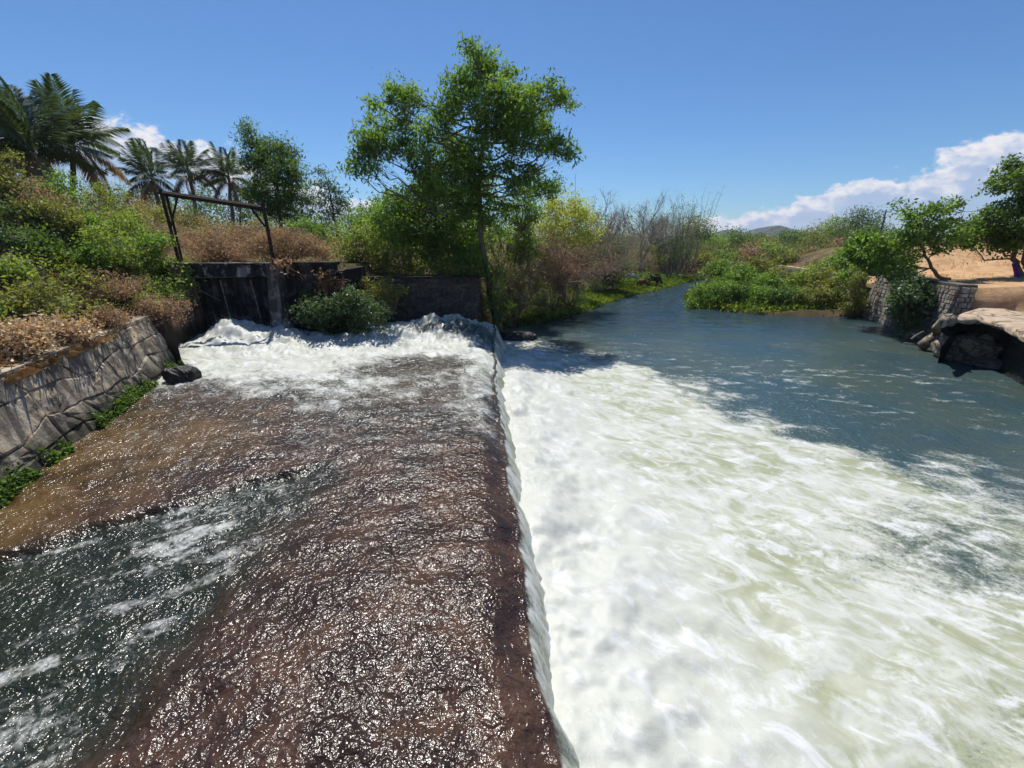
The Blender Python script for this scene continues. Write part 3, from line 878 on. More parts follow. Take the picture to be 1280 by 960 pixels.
def build_right_wall():
    rng = np.random.default_rng(25)
    a, b = np.array([29.25, 36.1, 0]), np.array([26.15, 26.2, 0])
    u = (b - a) / np.linalg.norm(b - a); L = float(np.linalg.norm(b - a))
    nin = np.array([-u[1], u[0], 0]); nin = nin if nin[0] > 0 else -nin
    root = thing('river_wall', 'grey coursed stone wall rising from the river beside the leaning tree', 'wall', (28, 32.2, 0))
    H = 3.45; v = np.array([nin[0] * .35, nin[1] * .35, H]); v /= np.linalg.norm(v)
    V, Fc = quad_prism([a + nin * .12 + [0, 0, -.6], b + nin * .12 + [0, 0, -.6], b + nin * .45 + [0, 0, H], a + nin * .45 + [0, 0, H]], nin * .8)
    part('mortar_core', V, Fc, M_MORTAR_R, root)
    masonry(root, a + nin * .06 + np.array([0, 0, -.3]), u, v, L, H + .3, 0.5, 0.3, 0.2, stone_variants(M_STONE_R, 7, 0.5), rng)
    masonry(root, b + nin * .12 + np.array([0, 0, -.3]) + np.array([nin[1], -nin[0], 0]) * .03, nin, (nin[0] * .33, nin[1] * .33, H), 0.8, H + .3, 0.42, 0.3, 0.2, stone_variants(M_STONE_R, 4, 0.5), rng)
    V, Fc = quad_prism([a + nin * .33 + [0, 0, H], b + nin * .33 + [0, 0, H], b + nin * .33 + [0, 0, H + .12], a + nin * .33 + [0, 0, H + .12]], nin * .9)
    part('coping', V, Fc, M_MORTAR_R, root)
    # a lower length further upstream with a pale coping
    root = thing('terrace_wall', 'low overgrown stone wall with a pale coping beyond the river shrubs', 'wall', (31, 44, 0))
    p, q = np.array([32.2, 54.0, 0]), np.array([29.9, 38.5, 0]); u = (q - p) / np.linalg.norm(q - p); L = float(np.linalg.norm(q - p))
    nin = np.array([-u[1], u[0], 0]); nin = nin if nin[0] > 0 else -nin; H = 2.9
    V, Fc = quad_prism([p + nin * .12, q + nin * .12, q + nin * .12 + [0, 0, H], p + nin * .12 + [0, 0, H]], nin * .8)
    part('mortar_core', V, Fc, M_MORTAR_R, root)
    masonry(root, p + nin * .06, u, (0, 0, 1), L, H, 0.6, 0.36, 0.18, stone_variants(M_STONE_R, 5, 0.5), rng)
    V, Fc = quad_prism([p + [0, 0, H], q + [0, 0, H], q + [0, 0, H + .14], p + [0, 0, H + .14]], nin * 1.0)
    part('coping', V, Fc, M_SLAB, root)


build_right_wall()


# ------------------------------------------------------------------ rocks and the sandy ledge
def rock(name, label, cat, centre, size, mat, seed, rough=0.28, rot=0.0, sub=54, group=None, flat=0.0):
    th = np.linspace(0, math.pi, sub); ph = np.linspace(0, 2 * math.pi, sub * 2, endpoint=False)
    T, P = np.meshgrid(th, ph, indexing='ij')
    d = np.stack([np.sin(T) * np.cos(P), np.sin(T) * np.sin(P), np.cos(T)], -1)
    s = np.abs(d) ** 0.75 * np.sign(d)                            # boxier than a ball
    r = 1 + rough * 2 * (fbm(d[..., 0] * 1.3 + d[..., 2] * .9 + seed, d[..., 1] * 1.3 - d[..., 2] * .7 + seed * 2, 4, seed) - .5)
    r = r + rough * .9 * (np.abs(fbm(d[..., 0] * 2.6 + d[..., 2] * 2.2, d[..., 1] * 2.6 - d[..., 2] * 2.0, 5, seed + 5, .6) - .5) - .12)
    r = r + rough * .25 * (fbm(d[..., 0] * 9 + d[..., 2] * 3, d[..., 1] * 9 - d[..., 2] * 14, 3, seed + 6) - .5)
    V = s * r[..., None] * np.asarray(size) * 0.5
    if flat:
        V[..., 2] = np.minimum(V[..., 2], flat * size[2] * .5 + (fbm(V[..., 0] * 2, V[..., 1] * 2, 3, seed) - .5) * .12)
    c, sn = math.cos(rot), math.sin(rot)
    V = np.stack([V[..., 0] * c - V[..., 1] * sn, V[..., 0] * sn + V[..., 1] * c, V[..., 2]], -1)
    i = np.arange(T.size).reshape(T.shape); j = np.roll(i, -1, 1)
    Fc = np.stack([i[:-1], i[1:], j[1:], j[:-1]], -1).reshape(-1, 4)
    o = link(name, mesh_data(name, V, Fc, mat, smooth=True)); o.location = tuple(float(c) for c in centre)
    return tag(o, label, cat, group)


rock('boulder', 'small black wet boulder in the foam at the foot of the plastered wall', 'rock', at_z(226, 470, 1.35), (1.15, 0.8, 0.75), M_WETROCK_AND_SHADE, 3, rot=0.1)
rock('submerged_boulder', 'pale wet boulder washed by foam below the gate pier', 'rock', at_y(352, 408, 22.3), (0.95, 0.8, 0.95), rough_mat('wet_grey_rock', (0.17, 0.18, 0.17), (0.36, 0.37, 0.36), 4, None, 0.5, rough=0.25), 9, rough=0.2)
rock('root_rock', 'low dark rock at the waterline below the tall green tree', 'rock', (0.4, 27.6, 0.0), (2.6, 1.6, 0.9), M_WETROCK_AND_SHADE, 12)


def build_ledge():
    """an undercut sandy rock shelf at the water, its lip shading the hollow, which is also coloured darker for shade"""
    root = thing('rock_ledge', 'undercut sandy rock shelf over the water with a dark hollow below', 'rock', (27, 22.5, 0))
    lip = [at_z(px, py, 2.35)[:2] for px, py in ((1178, 404), (1192, 398), (1225, 399), (1258, 407), (1282, 420), (1330, 438))]
    lip = np.array(lip); n = 60
    t = np.linspace(0, len(lip) - 1, n); lx = np.interp(t, range(len(lip)), lip[:, 0]); ly = np.interp(t, range(len(lip)), lip[:, 1])
    back = np.stack([lx + 7.0, ly + 5.0], -1)
    rows = []
    def row(k, z, jit, sd):
        x = lx + (back[:, 0] - lx) * k; y = ly + (back[:, 1] - ly) * k
        return np.stack([x + (fbm(t * 2.0, t * 0 + sd, 3, 60) - .5) * jit, y + (fbm(t * 2.0, t * 0 + sd, 3, 61) - .5) * jit, z + (fbm(t * 1.6, t * 0 + sd, 3, 62) - .5) * jit], -1)
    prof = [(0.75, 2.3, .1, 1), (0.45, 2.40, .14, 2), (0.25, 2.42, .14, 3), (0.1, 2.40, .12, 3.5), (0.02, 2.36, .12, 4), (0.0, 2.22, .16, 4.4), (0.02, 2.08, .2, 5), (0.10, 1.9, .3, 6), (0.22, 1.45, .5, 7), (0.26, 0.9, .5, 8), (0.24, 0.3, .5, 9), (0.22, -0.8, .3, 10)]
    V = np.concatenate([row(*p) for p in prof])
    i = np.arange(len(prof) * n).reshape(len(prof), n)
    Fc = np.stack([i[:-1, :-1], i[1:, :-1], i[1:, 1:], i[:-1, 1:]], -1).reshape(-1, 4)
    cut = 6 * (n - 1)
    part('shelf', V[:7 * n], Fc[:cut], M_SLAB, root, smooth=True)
    part('hollow', V[6 * n:], Fc[cut:] - 6 * n, M_WETROCK_AND_SHADE, root, smooth=True)  # the hollow's shade is put into this near-black rock colour
    # sloping pale edge where the shelf runs down to the water
    p = np.array([at_z(1183, 401, 2.3), at_y(1170, 412, 24.5), at_y(1160, 425, 24.3), at_y(1150, 434, 24.2)])
    m = MB(); m.tube(p + [[0.3, .2, 0]] * 4, [0.34, 0.30, 0.26, 0.30], 9); m.part('sloping_edge', M_ROCK, root, smooth=True)
    rock('boulder', 'brown boulder lying in the water under the rock shelf', 'rock', at_y(1222, 438, 22.4), (3.2, 1.8, 1.7), M_ROCK, 14, rough=.35, rot=-.35)
    rock('boulder', 'pale flat stone awash in front of the rock shelf', 'rock', at_y(1245, 452, 21.2) + [0, 0, -.1], (2.6, 1.1, 0.5), M_ROCK, 15, rough=.35, rot=-.3)
    rock('boulder', 'grey boulder wedged in the hollow under the rock shelf', 'rock', at_y(1262, 420, 22.8) + [0.2, 0, 0], (1.9, 1.2, 0.55), M_ROCK, 18, rough=.3, rot=.1)
    rock('boulder', 'grey boulder at the picture edge below the shelf lip', 'rock', at_y(1283, 452, 20.6) + [0.3, 0, -.1], (1.7, 1.3, 1.0), M_ROCK, 21, rough=.3)
    # low concrete kerb walls behind the shelf
    a, b = at_y(1187, 372, 27.5), at_y(1243, 385, 26.0)
    r = thing('ledge_wall', 'low weathered concrete wall with pale top behind the rock shelf', 'wall', (a[0], a[1], 2))
    h = 1.15
    d = (b - a); d[2] = 0; d /= np.linalg.norm(d); nn = np.array([-d[1], d[0], 0])
    V, Fc = quad_prism([a + [0, 0, -h], b + [0, 0, -h], b, a], nn * 1.0); part('wall_face', V, Fc, M_STONE_R, r)
    V, Fc = quad_prism([a + [0, 0, .003] - nn * .05, b + [0, 0, .003] - nn * .05, b + [0, 0, .09] - nn * .05, a + [0, 0, .09] - nn * .05], nn * 1.3); part('coping', V, Fc, M_SLAB, r)
    a2, b2 = at_y(1244, 371, 28.0), at_y(1300, 378, 27.4)
    r = thing('step_wall', 'second low step wall with sandy top below the purple cloth tree', 'wall', (a2[0], a2[1], 2))
    V, Fc = quad_prism([a2 + [0, 0, -.9], b2 + [0, 0, -.9], b2, a2], (0, 1.0, 0)); part('wall_face', V, Fc, M_STONE_R, r)
    V, Fc = quad_prism([a2 + [0, -.06, .003], b2 + [0, -.06, .003], b2 + [0, -.06, .1], a2 + [0, -.06, .1]], (0, 1.4, 0)); part('coping', V, Fc, M_SLAB, r)
    # driftwood
    o = MB(); o.tube(curve(at_y(1139, 424, 25), at_y(1155, 414, 25), 5, .05), [.05, .06, .05, .04, .03], 6)
    th_ = thing('driftwood_branch', 'pale bare driftwood branch sticking out of the water by the shelf', 'branch', at_y(1139, 426, 25)); o.part('limb', BARK_GREY, th_)
    o = MB(); o.tube(curve(at_y(1130, 429, 25.3), at_y(1143, 431, 25.1), 4, .02), .05, 6); o.part('limb', BARK_GREY, th_)


build_ledge()


# ------------------------------------------------------------------ foliage
def unit(n, rng):
    v = rng.normal(size=(n, 3)); return v / (np.linalg.norm(v, axis=1)[:, None] + 1e-9)


def leaf_faces(C, L, rng, width=0.36, up=0.35, droop=0.0, tint=None, out=None):
    """pointed folded leaves at the given points"""
    n = len(C); D = unit(n, rng) + (0 if out is None else out * 0.6); D[:, 2] -= droop
    D /= np.linalg.norm(D, axis=1)[:, None] + 1e-9
    N = unit(n, rng); N[:, 2] = np.abs(N[:, 2]) + up
    S = np.cross(D, N); S /= np.linalg.norm(S, axis=1)[:, None] + 1e-9
    l = (L * rng.uniform(0.6, 1.35, n))[:, None]
    V = np.stack([C, C + D * l * .45 + S * l * width * .5, C + D * l, C + D * l * .45 - S * l * width * .5], 1).reshape(-1, 3)
    Fc = np.arange(n * 4).reshape(n, 4)
    tn = rng.uniform(0, 1, n) if tint is None else np.clip(tint + rng.normal(0, .22, n), 0, 1)
    return V, Fc, tn


def clump_points(lobes, per, spread, rng, shell=0.45):
    """clump centres through a set of ellipsoidal lobes, and leaf points round each centre"""
    cs, own = [], []
    for k, (c, r, n) in enumerate(lobes):
        d = unit(n, rng); q = rng.uniform(shell ** 3, 1, n) ** (1 / 3)
        cs.append(np.asarray(c) + d * q[:, None] * np.asarray(r)); own += [k] * n
    cs = np.concatenate(cs); n = len(cs)
    idx = np.repeat(np.arange(n), per)
    pts = cs[idx] + rng.normal(0, 1, (len(idx), 3)) * spread * rng.uniform(.55, 1.3, n)[idx][:, None] * [1, 1, .7]
    return cs, np.array(own), idx, pts


def foliage(root, lobes, per, spread, leaf, mat, rng, name='crown', shell=0.45, droop=0.15, width=0.36, floor=None):
    cs, own, idx, pts = clump_points(lobes, per, spread, rng, shell)
    if floor is not None:
        pts[:, 2] = np.maximum(pts[:, 2], floor + 0.02)
    ct = rng.uniform(0.1, 0.9, len(cs))
    V, Fc, tn = leaf_faces(pts, leaf, rng, width=width, droop=droop, tint=ct[idx])
    part(name, V, Fc, mat, root, face_attr={'tint': tn})
    return cs, own


def tree(name, label, base, trunk, lobes, mat, leaf=0.16, per=26, spread=0.32, r0=0.25, bark=BARK, seed=1, cat='tree', group=None,
         twig=1.0, shell=0.45, droop=0.15, width=0.36, start=0.35):
    """trunk path, limbs to each lobe, twigs to each clump, leaves round the clumps"""
    rng = np.random.default_rng(seed)
    root = thing(name, label, cat, base, group)
    trunk = np.asarray(trunk, float); n = len(trunk)
    t = np.linspace(0, 1, n * 4); P = np.stack([np.interp(t, np.linspace(0, 1, n), trunk[:, k]) for k in range(3)], 1)
    P[1:-1] += rng.normal(0, r0 * .16, P[1:-1].shape)
    R = r0 * (1 - 0.78 * t); R[0] *= 1.5; R[1] *= 1.15
    m = MB(); m.tube(P, R, 9); m.part('trunk', bark, root, smooth=True)
    cs, own = foliage(root, lobes, per, spread, leaf, mat, rng, shell=shell, droop=droop, width=width)
    m = MB(); thick = r0 * .34
    i0 = int(len(P) * start)
    for k, (c, r, cnt) in enumerate(lobes):
        c = np.asarray(c, float)
        score = np.linalg.norm(P[i0:] - c, axis=1) + 1.2 * np.maximum(0, P[i0:, 2] - (c[2] - .25 * np.linalg.norm(c[:2] - base[:2])))
        j = i0 + int(np.argmin(score))
        path = curve(P[j], c, 7, -.08 * np.linalg.norm(c - P[j]), .04 * np.linalg.norm(c - P[j]), rng)
        m.tube(path, np.linspace(min(R[j] * .75, thick), r0 * .08, 7), 5)
        if twig:
            for q in np.nonzero(own == k)[0]:
                if rng.random() < twig:
                    a = path[rng.integers(3, 7)]
                    m.tube(curve(a, cs[q], 3, 0, .03, rng), [r0 * .05, r0 * .04, r0 * .025], 3, cap=False)
    m.part('branches', bark, root)
    return root


def plobes(items, Y, k=1.0, rng=RNG, depth=0.6, squash=0.85):
    """crown lobes sized from (px, py, radius px) at depth Y"""
    out = []
    for it in items:
        px, py, rp = it[:3]; dy = it[3] if len(it) > 3 else rng.uniform(-depth, depth)
        c = at_y(px, py, Y + dy); r = rp * pix(Y)
        out.append((c, np.array([r, r, r * squash]), max(3, int(k * (rp / 10) ** 2))))
    return out


def bush(label, base, lobes, mat, leaf=0.12, per=30, spread=0.2, seed=1, name='shrub', cat='shrub', group=None, stem=0.03, bark=TWIG,
         shell=0.35, stems=True, width=0.42, droop=0.1):
    rng = np.random.default_rng(seed)
    root = thing(name, label, cat, base, group)
    cs, own = foliage(root, lobes, per, spread, leaf, mat, rng, name='foliage', shell=shell, width=width, droop=droop, floor=float(base[2]) - 1.5)
    if stems:
        m = MB()
        for q in range(0, len(cs), 3):
            a = np.asarray(base) + np.array([rng.normal(0, .12), rng.normal(0, .12), -.05])
            m.tube(curve(a, cs[q], 5, .05, .05, rng), np.linspace(stem, stem * .3, 5), 3, cap=False)
        m.part('stems', bark, root)
    return root


def twiggy(label, base, height, spread, n, mat_twig, seed, name='bare_shrub', cat='shrub', leafm=None, leaf=0.1, nleaf=0, group=None, r=0.03, lean=(0, 0), levels=3, up=0.9, trunk=0.0):
    """leafless multi-stemmed shrub or small tree made of forking twigs"""
    rng = np.random.default_rng(seed); root = thing(name, label, cat, base, group); m = MB(); tips = []
    def grow(p, d, l, rad, lev):
        d = d / np.linalg.norm(d); e = p + d * l
        mid = p + d * l * .5 + rng.normal(0, l * .06, 3)
        m.tube([p, mid, e], [rad, rad * .8, rad * .6], 4 if rad > .015 else 3, cap=False)
        tips.append(mid); tips.append(e)
        if lev > 0:
            for _ in range(int(rng.integers(3, 5))):
                grow(p + (e - p) * rng.uniform(.45, 1), d + rng.normal(0, .55, 3) + [0, 0, .12], l * rng.uniform(.5, .75), rad * .55, lev - 1)
    for _ in range(n):
        a = rng.uniform(0, 2 * math.pi); k = rng.uniform(0.1, 1)
        d = np.array([math.cos(a) * spread * k / height + lean[0], math.sin(a) * spread * k / height + lean[1], up])
        p0 = np.asarray(base, float) + [math.cos(a) * .15, math.sin(a) * .15, -.05 + trunk]
        grow(p0, d, height * rng.uniform(.38, .55), r * rng.uniform(.7, 1.1), levels)
    if trunk:
        m.tube([np.asarray(base) + [0, 0, -.1], np.asarray(base) + [0.03, 0, trunk * .6], np.asarray(base) + [0, 0, trunk + .1]], [r * 2.6, r * 2.2, r * 1.8], 7)
    m.part('twigs', mat_twig, root)
    if leafm and nleaf:
        tips = np.array(tips); q = tips[rng.integers(0, len(tips), nleaf)] + rng.normal(0, .09, (nleaf, 3))
        V, Fc, tn = leaf_faces(q, leaf, rng); part('foliage', V, Fc, leafm, root, face_attr={'tint': tn})
    return root


# --- palms
def frond_mesh(seed, mat, L=3.4, n=46, droop=0.9, limp=0.0):
    rng = np.random.default_rng(seed); V, Fc, tn = [], [], []
    t = np.linspace(0, 1, 12); P = np.stack([L * t * (1 - .12 * t), 0 * t, .55 * L * t * .35 - droop * L * .45 * t ** 2.2], 1)
    T = np.gradient(P, axis=0); T /= np.linalg.norm(T, axis=1)[:, None]
    for k in range(11):                                          # rachis
        w = .045 * (1 - k / 12); b = len(V)
        V += [P[k] + [0, w, 0], P[k] - [0, w, 0], P[k + 1] - [0, w * .9, 0], P[k + 1] + [0, w * .9, 0]]; Fc.append((b, b + 1, b + 2, b + 3)); tn.append(.9)
    for s in (-1, 1):
        for k in range(n):
            u = .12 + .88 * (k + rng.uniform(0, .6)) / n
            p = np.array([np.interp(u, t, P[:, i]) for i in range(3)]); d = np.array([np.interp(u, t, T[:, i]) for i in range(3)])
            l = L * .27 * (math.sin(math.pi * min(1, u * .86 + .14)) ** .6 + .12) * rng.uniform(.85, 1.1)
            q = d * (.55 + .5 * u) + np.array([0, s * .85, -.30 - limp - rng.uniform(0, .3)]); q /= np.linalg.norm(q)
            side = np.cross(q, [0, 0, 1]); side /= np.linalg.norm(side) + 1e-9; w = .034
            b = len(V); e = p + q * l + np.array([0, 0, -.22 * l]); mid = p + q * l * .5
            V += [p, mid + side * w, e, mid - side * w]; Fc.append((b, b + 1, b + 2, b + 3)); tn.append(rng.uniform(0, 1))
    return mesh_data('frond', np.array(V), np.array(Fc), mat, face_attr={'tint': tn})


FRONDS = [frond_mesh(k, L_PALM, droop=d) for k, d in enumerate((.35, .6, .9, 1.1))]
FRONDS_DRY = [frond_mesh(20 + k, L_PALMDRY, droop=1.5, limp=.5) for k in range(2)]


def palm(label, base, top, scale, n, seed, group, wind=(0.0, 0.0, 0.0), r=0.16, dry=3, nuts=0):
    rng = np.random.default_rng(seed); root = thing('coconut_palm', label, 'palm tree', base, group)
    base = np.asarray(base, float); top = np.asarray(top, float)
    P = curve(base + [0, 0, -.2], top, 12, 0, .03, rng); m = MB(); m.tube(P, np.linspace(r * 1.3, r * .8, 12), 8); m.part('trunk', BARK_GREY, root, smooth=True)
    for k in range(n + dry):
        dead = k >= n
        az = k * 2.399 + rng.uniform(-.3, .3); e = rng.uniform(-.75, -.2) if dead else math.radians(78) - (k / n) ** .8 * math.radians(95)
        d = Vector((math.cos(az) * math.cos(e), math.sin(az) * math.cos(e), math.sin(e))) + Vector(wind) * (0.3 if dead else 1.0)
        d.normalize(); X = d; Y = Vector((0, 0, 1)).cross(X)
        Y = Y.normalized() if Y.length > 1e-3 else Vector((0, 1, 0)); Z = X.cross(Y)
        me = FRONDS_DRY[k % 2] if dead else FRONDS[min(3, int(k / n * 4))]
        o = link('frond', me, root); s = scale * rng.uniform(.82, 1.1)
        M = Matrix((X, Y, Z)).transposed() @ Matrix.Rotation(rng.uniform(-.4, .4), 3, 'X')
        o.matrix_local = Matrix.Translation(Vector(top - base)) @ M.to_4x4() @ Matrix.Scale(s, 4)
    if nuts:
        th = np.linspace(0, math.pi, 7); ph = np.linspace(0, 2 * math.pi, 8, endpoint=False); T, Ph = np.meshgrid(th, ph, indexing='ij')
        S = np.stack([np.sin(T) * np.cos(Ph), np.sin(T) * np.sin(Ph), np.cos(T) * 1.2], -1) * .13
        i = np.arange(T.size).reshape(T.shape); j = np.roll(i, -1, 1); Fc = np.stack([i[:-1], i[1:], j[1:], j[:-1]], -1).reshape(-1, 4)
        for k in range(nuts):
            a = k * 2 * math.pi / nuts; part('coconut', S.reshape(-1, 3) + top + [math.cos(a) * .3, math.sin(a) * .3, -.35 + .1 * (k % 2)], Fc, L_OLIVE, root, smooth=True, face_attr={'tint': np.zeros(len(Fc))})
    return root


def build_palms():
    g = 'coconut palms behind the gate'
    def p(label, px, py, Y, basepx, n, sc, seed, wind, dry=3, nuts=0):
        top = at_y(px, py, Y); b = at_y(basepx, 300, Y); b[2] = float(ground_h(b[0], b[1]))
        palm(label, b, top, sc, n, seed, g, wind, dry=dry, nuts=nuts)
    w = (-0.32, 0.05, 0.28)
    p('largest dark coconut palm at the picture edge above the hillside', 42, 190, 30, 52, 26, 1.25, 1, w, 3, 5)
    p('windblown coconut palm crowding behind the largest palm', 92, 180, 34, 98, 24, 1.25, 2, (-.25, 0, .35), 5)
    p('coconut palm half cut off by the picture edge', -12, 175, 31, 0, 22, 1.2, 3, w, 2)
    p('coconut palm directly behind the twin gate posts', 190, 222, 40, 210, 20, .95, 4, w, 4)
    p('slim coconut palm between the twin posts and the crossbeam middle', 236, 214, 44, 252, 20, .95, 5, w, 3)
    p('thin trunked coconut palm under the middle of the crossbeam', 286, 222, 46, 293, 18, .95, 6, w, 3)


build_palms()


def build_trees():
    Y = 29.0
    base = stand(-0.9, 29.0)
    hero = [(590, 64, 12), (608, 76, 13), (592, 92, 18), (612, 100, 16), (572, 112, 18), (588, 128, 20), (633, 96, 12), (628, 118, 20), (652, 122, 18),
            (676, 122, 16), (694, 116, 14), (710, 124, 9), (640, 142, 24), (664, 150, 22), (618, 156, 22), (650, 172, 24), (680, 172, 18), (698, 182, 14), (712, 192, 11),
            (560, 138, 16), (548, 156, 15), (500, 114, 15), (482, 124, 10), (464, 127, 9), (516, 128, 16), (505, 148, 14), (476, 158, 16), (460, 176, 16), (482, 182, 18),
            (452, 196, 15), (444, 212, 10), (462, 214, 10), (508, 178, 16), (522, 192, 16), (528, 166, 12), (560, 190, 20), (578, 200, 20), (598, 188, 18), (548, 214, 20), (570, 228, 24), (600, 220, 22), (524, 232, 20),
            (585, 246, 18), (612, 250, 14), (572, 270, 18), (606, 276, 12), (622, 292, 13), (588, 304, 15), (632, 262, 12), (632, 214, 14), (648, 228, 16), (668, 232, 18), (690, 234, 14), (658, 212, 12)]
    tr = [base, at_y(612, 360, Y), at_y(603, 300, Y), at_y(598, 240, Y), at_y(602, 190, Y), at_y(610, 150, Y), at_y(604, 110, Y), at_y(595, 72, Y)]
    tree('tall_green_tree', 'tallest broad green tree with slim trunk at the end of the dark stone wall', base, tr, plobes(hero, Y, 5.8, depth=1.8), L_HERO, leaf=0.25, per=56, spread=0.29, r0=0.24, seed=11, shell=.3)
    # trees and shrubs crowding behind the stone wall
    b = stand(-5.0, 31.5)
    tree('leafy_tree', 'dense dark green tree crowding under the tall tree', b, [b, at_y(545, 320, 31.5), at_y(545, 265, 31.5)],
         plobes([(468, 270, 18), (490, 258, 20), (515, 250, 22), (545, 246, 24), (575, 250, 22), (500, 282, 24), (535, 282, 28), (570, 288, 28), (590, 300, 20), (520, 312, 24), (555, 316, 24), (588, 320, 18), (480, 296, 18)], 31.5, 8.0, depth=1.5), L_HERO, leaf=.25, per=46, spread=.36, r0=.2, seed=12)
    def B(label, items, Y, mat, k=5.0, leaf=.15, per=34, spread=.26, seed=1, basepx=None, **kw):
        leaf = leaf * 1.2; L = plobes(items, Y, k * 2.2, rng=np.random.default_rng(seed), depth=.6)
        px = basepx or np.mean([i[0] for i in items]); p = at_y(px, 340, Y); b = stand(p[0], Y)
        b[2] = max(b[2], min(c[2] - .7 * r[2] for c, r, _ in L))         # rooted at its lowest growth, on a bank or a wall
        return bush(label, b, L, mat, leaf, per, spread, seed, **kw)
    B('bright light green shrub beside the broken end of the gate wall', [(440, 296, 15), (462, 292, 17), (450, 312, 18), (430, 318, 14), (470, 318, 16), (448, 334, 14)], 29.5, L_LIGHT, seed=21)
    B('olive shrub on the stone wall top between light green shrub and dark tree', [(490, 322, 15), (510, 332, 14), (530, 336, 12), (475, 338, 12)], 28.8, L_OLIVE, seed=22)
    B('yellowish shrub on the stone wall top below the dark tree', [(548, 334, 12), (565, 338, 10), (520, 342, 9)], 28.4, L_LIGHT, seed=23, k=4)
    B('dark shrub on the wall top at the foot of the tall tree', [(575, 332, 13), (592, 322, 13), (600, 340, 10), (585, 345, 9)], 27.9, L_DARK, seed=33)
    B('ragged green shrub on the bank end hiding the tall tree foot', [(618, 345, 11), (626, 362, 12), (616, 378, 10), (634, 380, 11), (622, 395, 9)], 28.2, L_DARK, seed=34)
    B('green shrub behind the bright shrub under the thin dark tree', [(450, 270, 18), (470, 280, 18), (435, 282, 14)], 36, L_HERO, seed=24)
    B('dark glossy bush covering the wall foot between pier and stone wall', [(382, 388, 14), (404, 382, 15), (428, 380, 16), (452, 382, 16), (474, 388, 12), (395, 400, 11), (425, 400, 12), (455, 400, 12), (378, 402, 9), (470, 402, 9), (400, 410, 9), (425, 411, 9), (450, 411, 9), (388, 372, 9), (440, 368, 9)], 22.2, L_DEEP, k=5, leaf=.14, per=36, spread=.2, seed=25, basepx=425, stems=False)
    B('creeper shrub hanging over the stone wall beside the dark bush', [(470, 365, 12), (488, 372, 12), (485, 355, 9), (478, 385, 10), (500, 362, 7)], 26.0, L_OLIVE, k=7, leaf=.12, per=30, spread=.2, seed=26)
    twiggy('reddish dry weed on the wing wall above the dark bush', at_y(412, 368, 22.6), 1.1, .9, 14, rough_mat('red_dry_weed', (0.22, 0.09, 0.05), (0.34, 0.16, 0.09), 8), 27, name='dry_weed', cat='weed', r=.012, leafm=L_BROWN, nleaf=500, leaf=.07)
    # dry brown scrub on top of the gate wall
    B('brown dry shrub behind the gate between the frame posts', [(250, 312, 14), (268, 304, 16), (288, 308, 16), (262, 320, 12), (300, 316, 13)], 26.5, L_BROWN, k=8, leaf=.1, per=34, seed=28)
    B('brown dry shrub on the gate wall beside the single frame post', [(318, 306, 14), (346, 300, 16), (368, 302, 17), (390, 308, 15), (335, 316, 12), (360, 318, 13), (404, 318, 10)], 26.0, L_BROWN, k=8, leaf=.1, per=34, seed=29)
    B('pinkish dry shrub behind the brown gate shrubs', [(236, 302, 13), (300, 296, 14), (325, 292, 14)], 30, L_BROWN, k=8, leaf=.11, per=30, seed=30)
    B('low green shrub row under the distant palms', [(215, 290, 14), (250, 292, 12), (330, 282, 14), (372, 285, 15), (395, 290, 12)], 38, L_HERO, k=5, leaf=.17, seed=31)
    B('green shrub below the crossbeam among palm trunks', [(225, 270, 16), (240, 285, 14), (205, 280, 14)], 37, L_DARK, k=5, leaf=.17, seed=32)
    # background trees beyond the gate
    b = stand(at_y(350, 300, 44)[0], 44)
    tree('feathery_tree', 'tall feathery green tree right behind the single gate post', b, [b, at_y(350, 270, 44), at_y(345, 220, 44), at_y(335, 190, 44)],
         plobes([(306, 160, 8), (312, 176, 11), (322, 194, 14), (340, 186, 14), (358, 196, 14), (328, 214, 16), (350, 214, 17), (368, 216, 12), (318, 236, 16), (344, 240, 20), (370, 242, 16), (384, 258, 11), (330, 260, 16), (358, 264, 18), (310, 200, 9), (352, 184, 8)], 44, 13.0, depth=1.5), L_DARK, leaf=.34, per=46, spread=.4, r0=.22, seed=13, width=.24)
    b = stand(at_y(424, 310, 42)[0], 42)
    tree('thin_tree', 'thin dark tree standing alone against the sky', b, [b, at_y(420, 285, 42), at_y(414, 250, 42), at_y(406, 216, 42)],
         plobes([(404, 218, 8), (398, 230, 8), (412, 234, 9), (424, 244, 9), (402, 248, 10), (416, 258, 11), (430, 256, 7), (406, 268, 9), (424, 272, 8)], 42, 12, depth=.8), L_DEEP, leaf=.27, per=30, spread=.34, r0=.13, seed=14)
    for k, (items, Yk, mt, lab) in enumerate([
            ([(165, 252, 15), (185, 246, 16), (205, 256, 15), (178, 268, 14)], 50, L_DARK, 'dark leafy tree filling the gap left of the twin gate posts'),
            ([(238, 252, 14), (256, 246, 13), (270, 258, 14), (248, 268, 13)], 54, L_DARK, 'dark leafy tree seen through the gate frame between palms'),
            ([(300, 250, 13), (318, 262, 15), (296, 268, 13)], 52, L_DEEP, 'bluish dark tree behind the thin trunked palm'),
            ([(392, 282, 13), (410, 290, 12), (378, 276, 11)], 48, L_DARK, 'low dark tree at the foot of the thin dark tree')]):
        b = stand(at_y(items[0][0], 300, Yk)[0], Yk); c = at_y(items[0][0], items[0][1] + 6, Yk)
        tree('dark_tree', lab, b, [b, (b + c) / 2, c], plobes(items, Yk, 9, depth=1.5), mt, leaf=.3, per=34, spread=.42, r0=.16, seed=450 + k)
    # right of the tall tree: twiggy scrub, yellow tree, bare trees
    P = lambda px, py, Y: stand(at_y(px, py, Y)[0], Y)
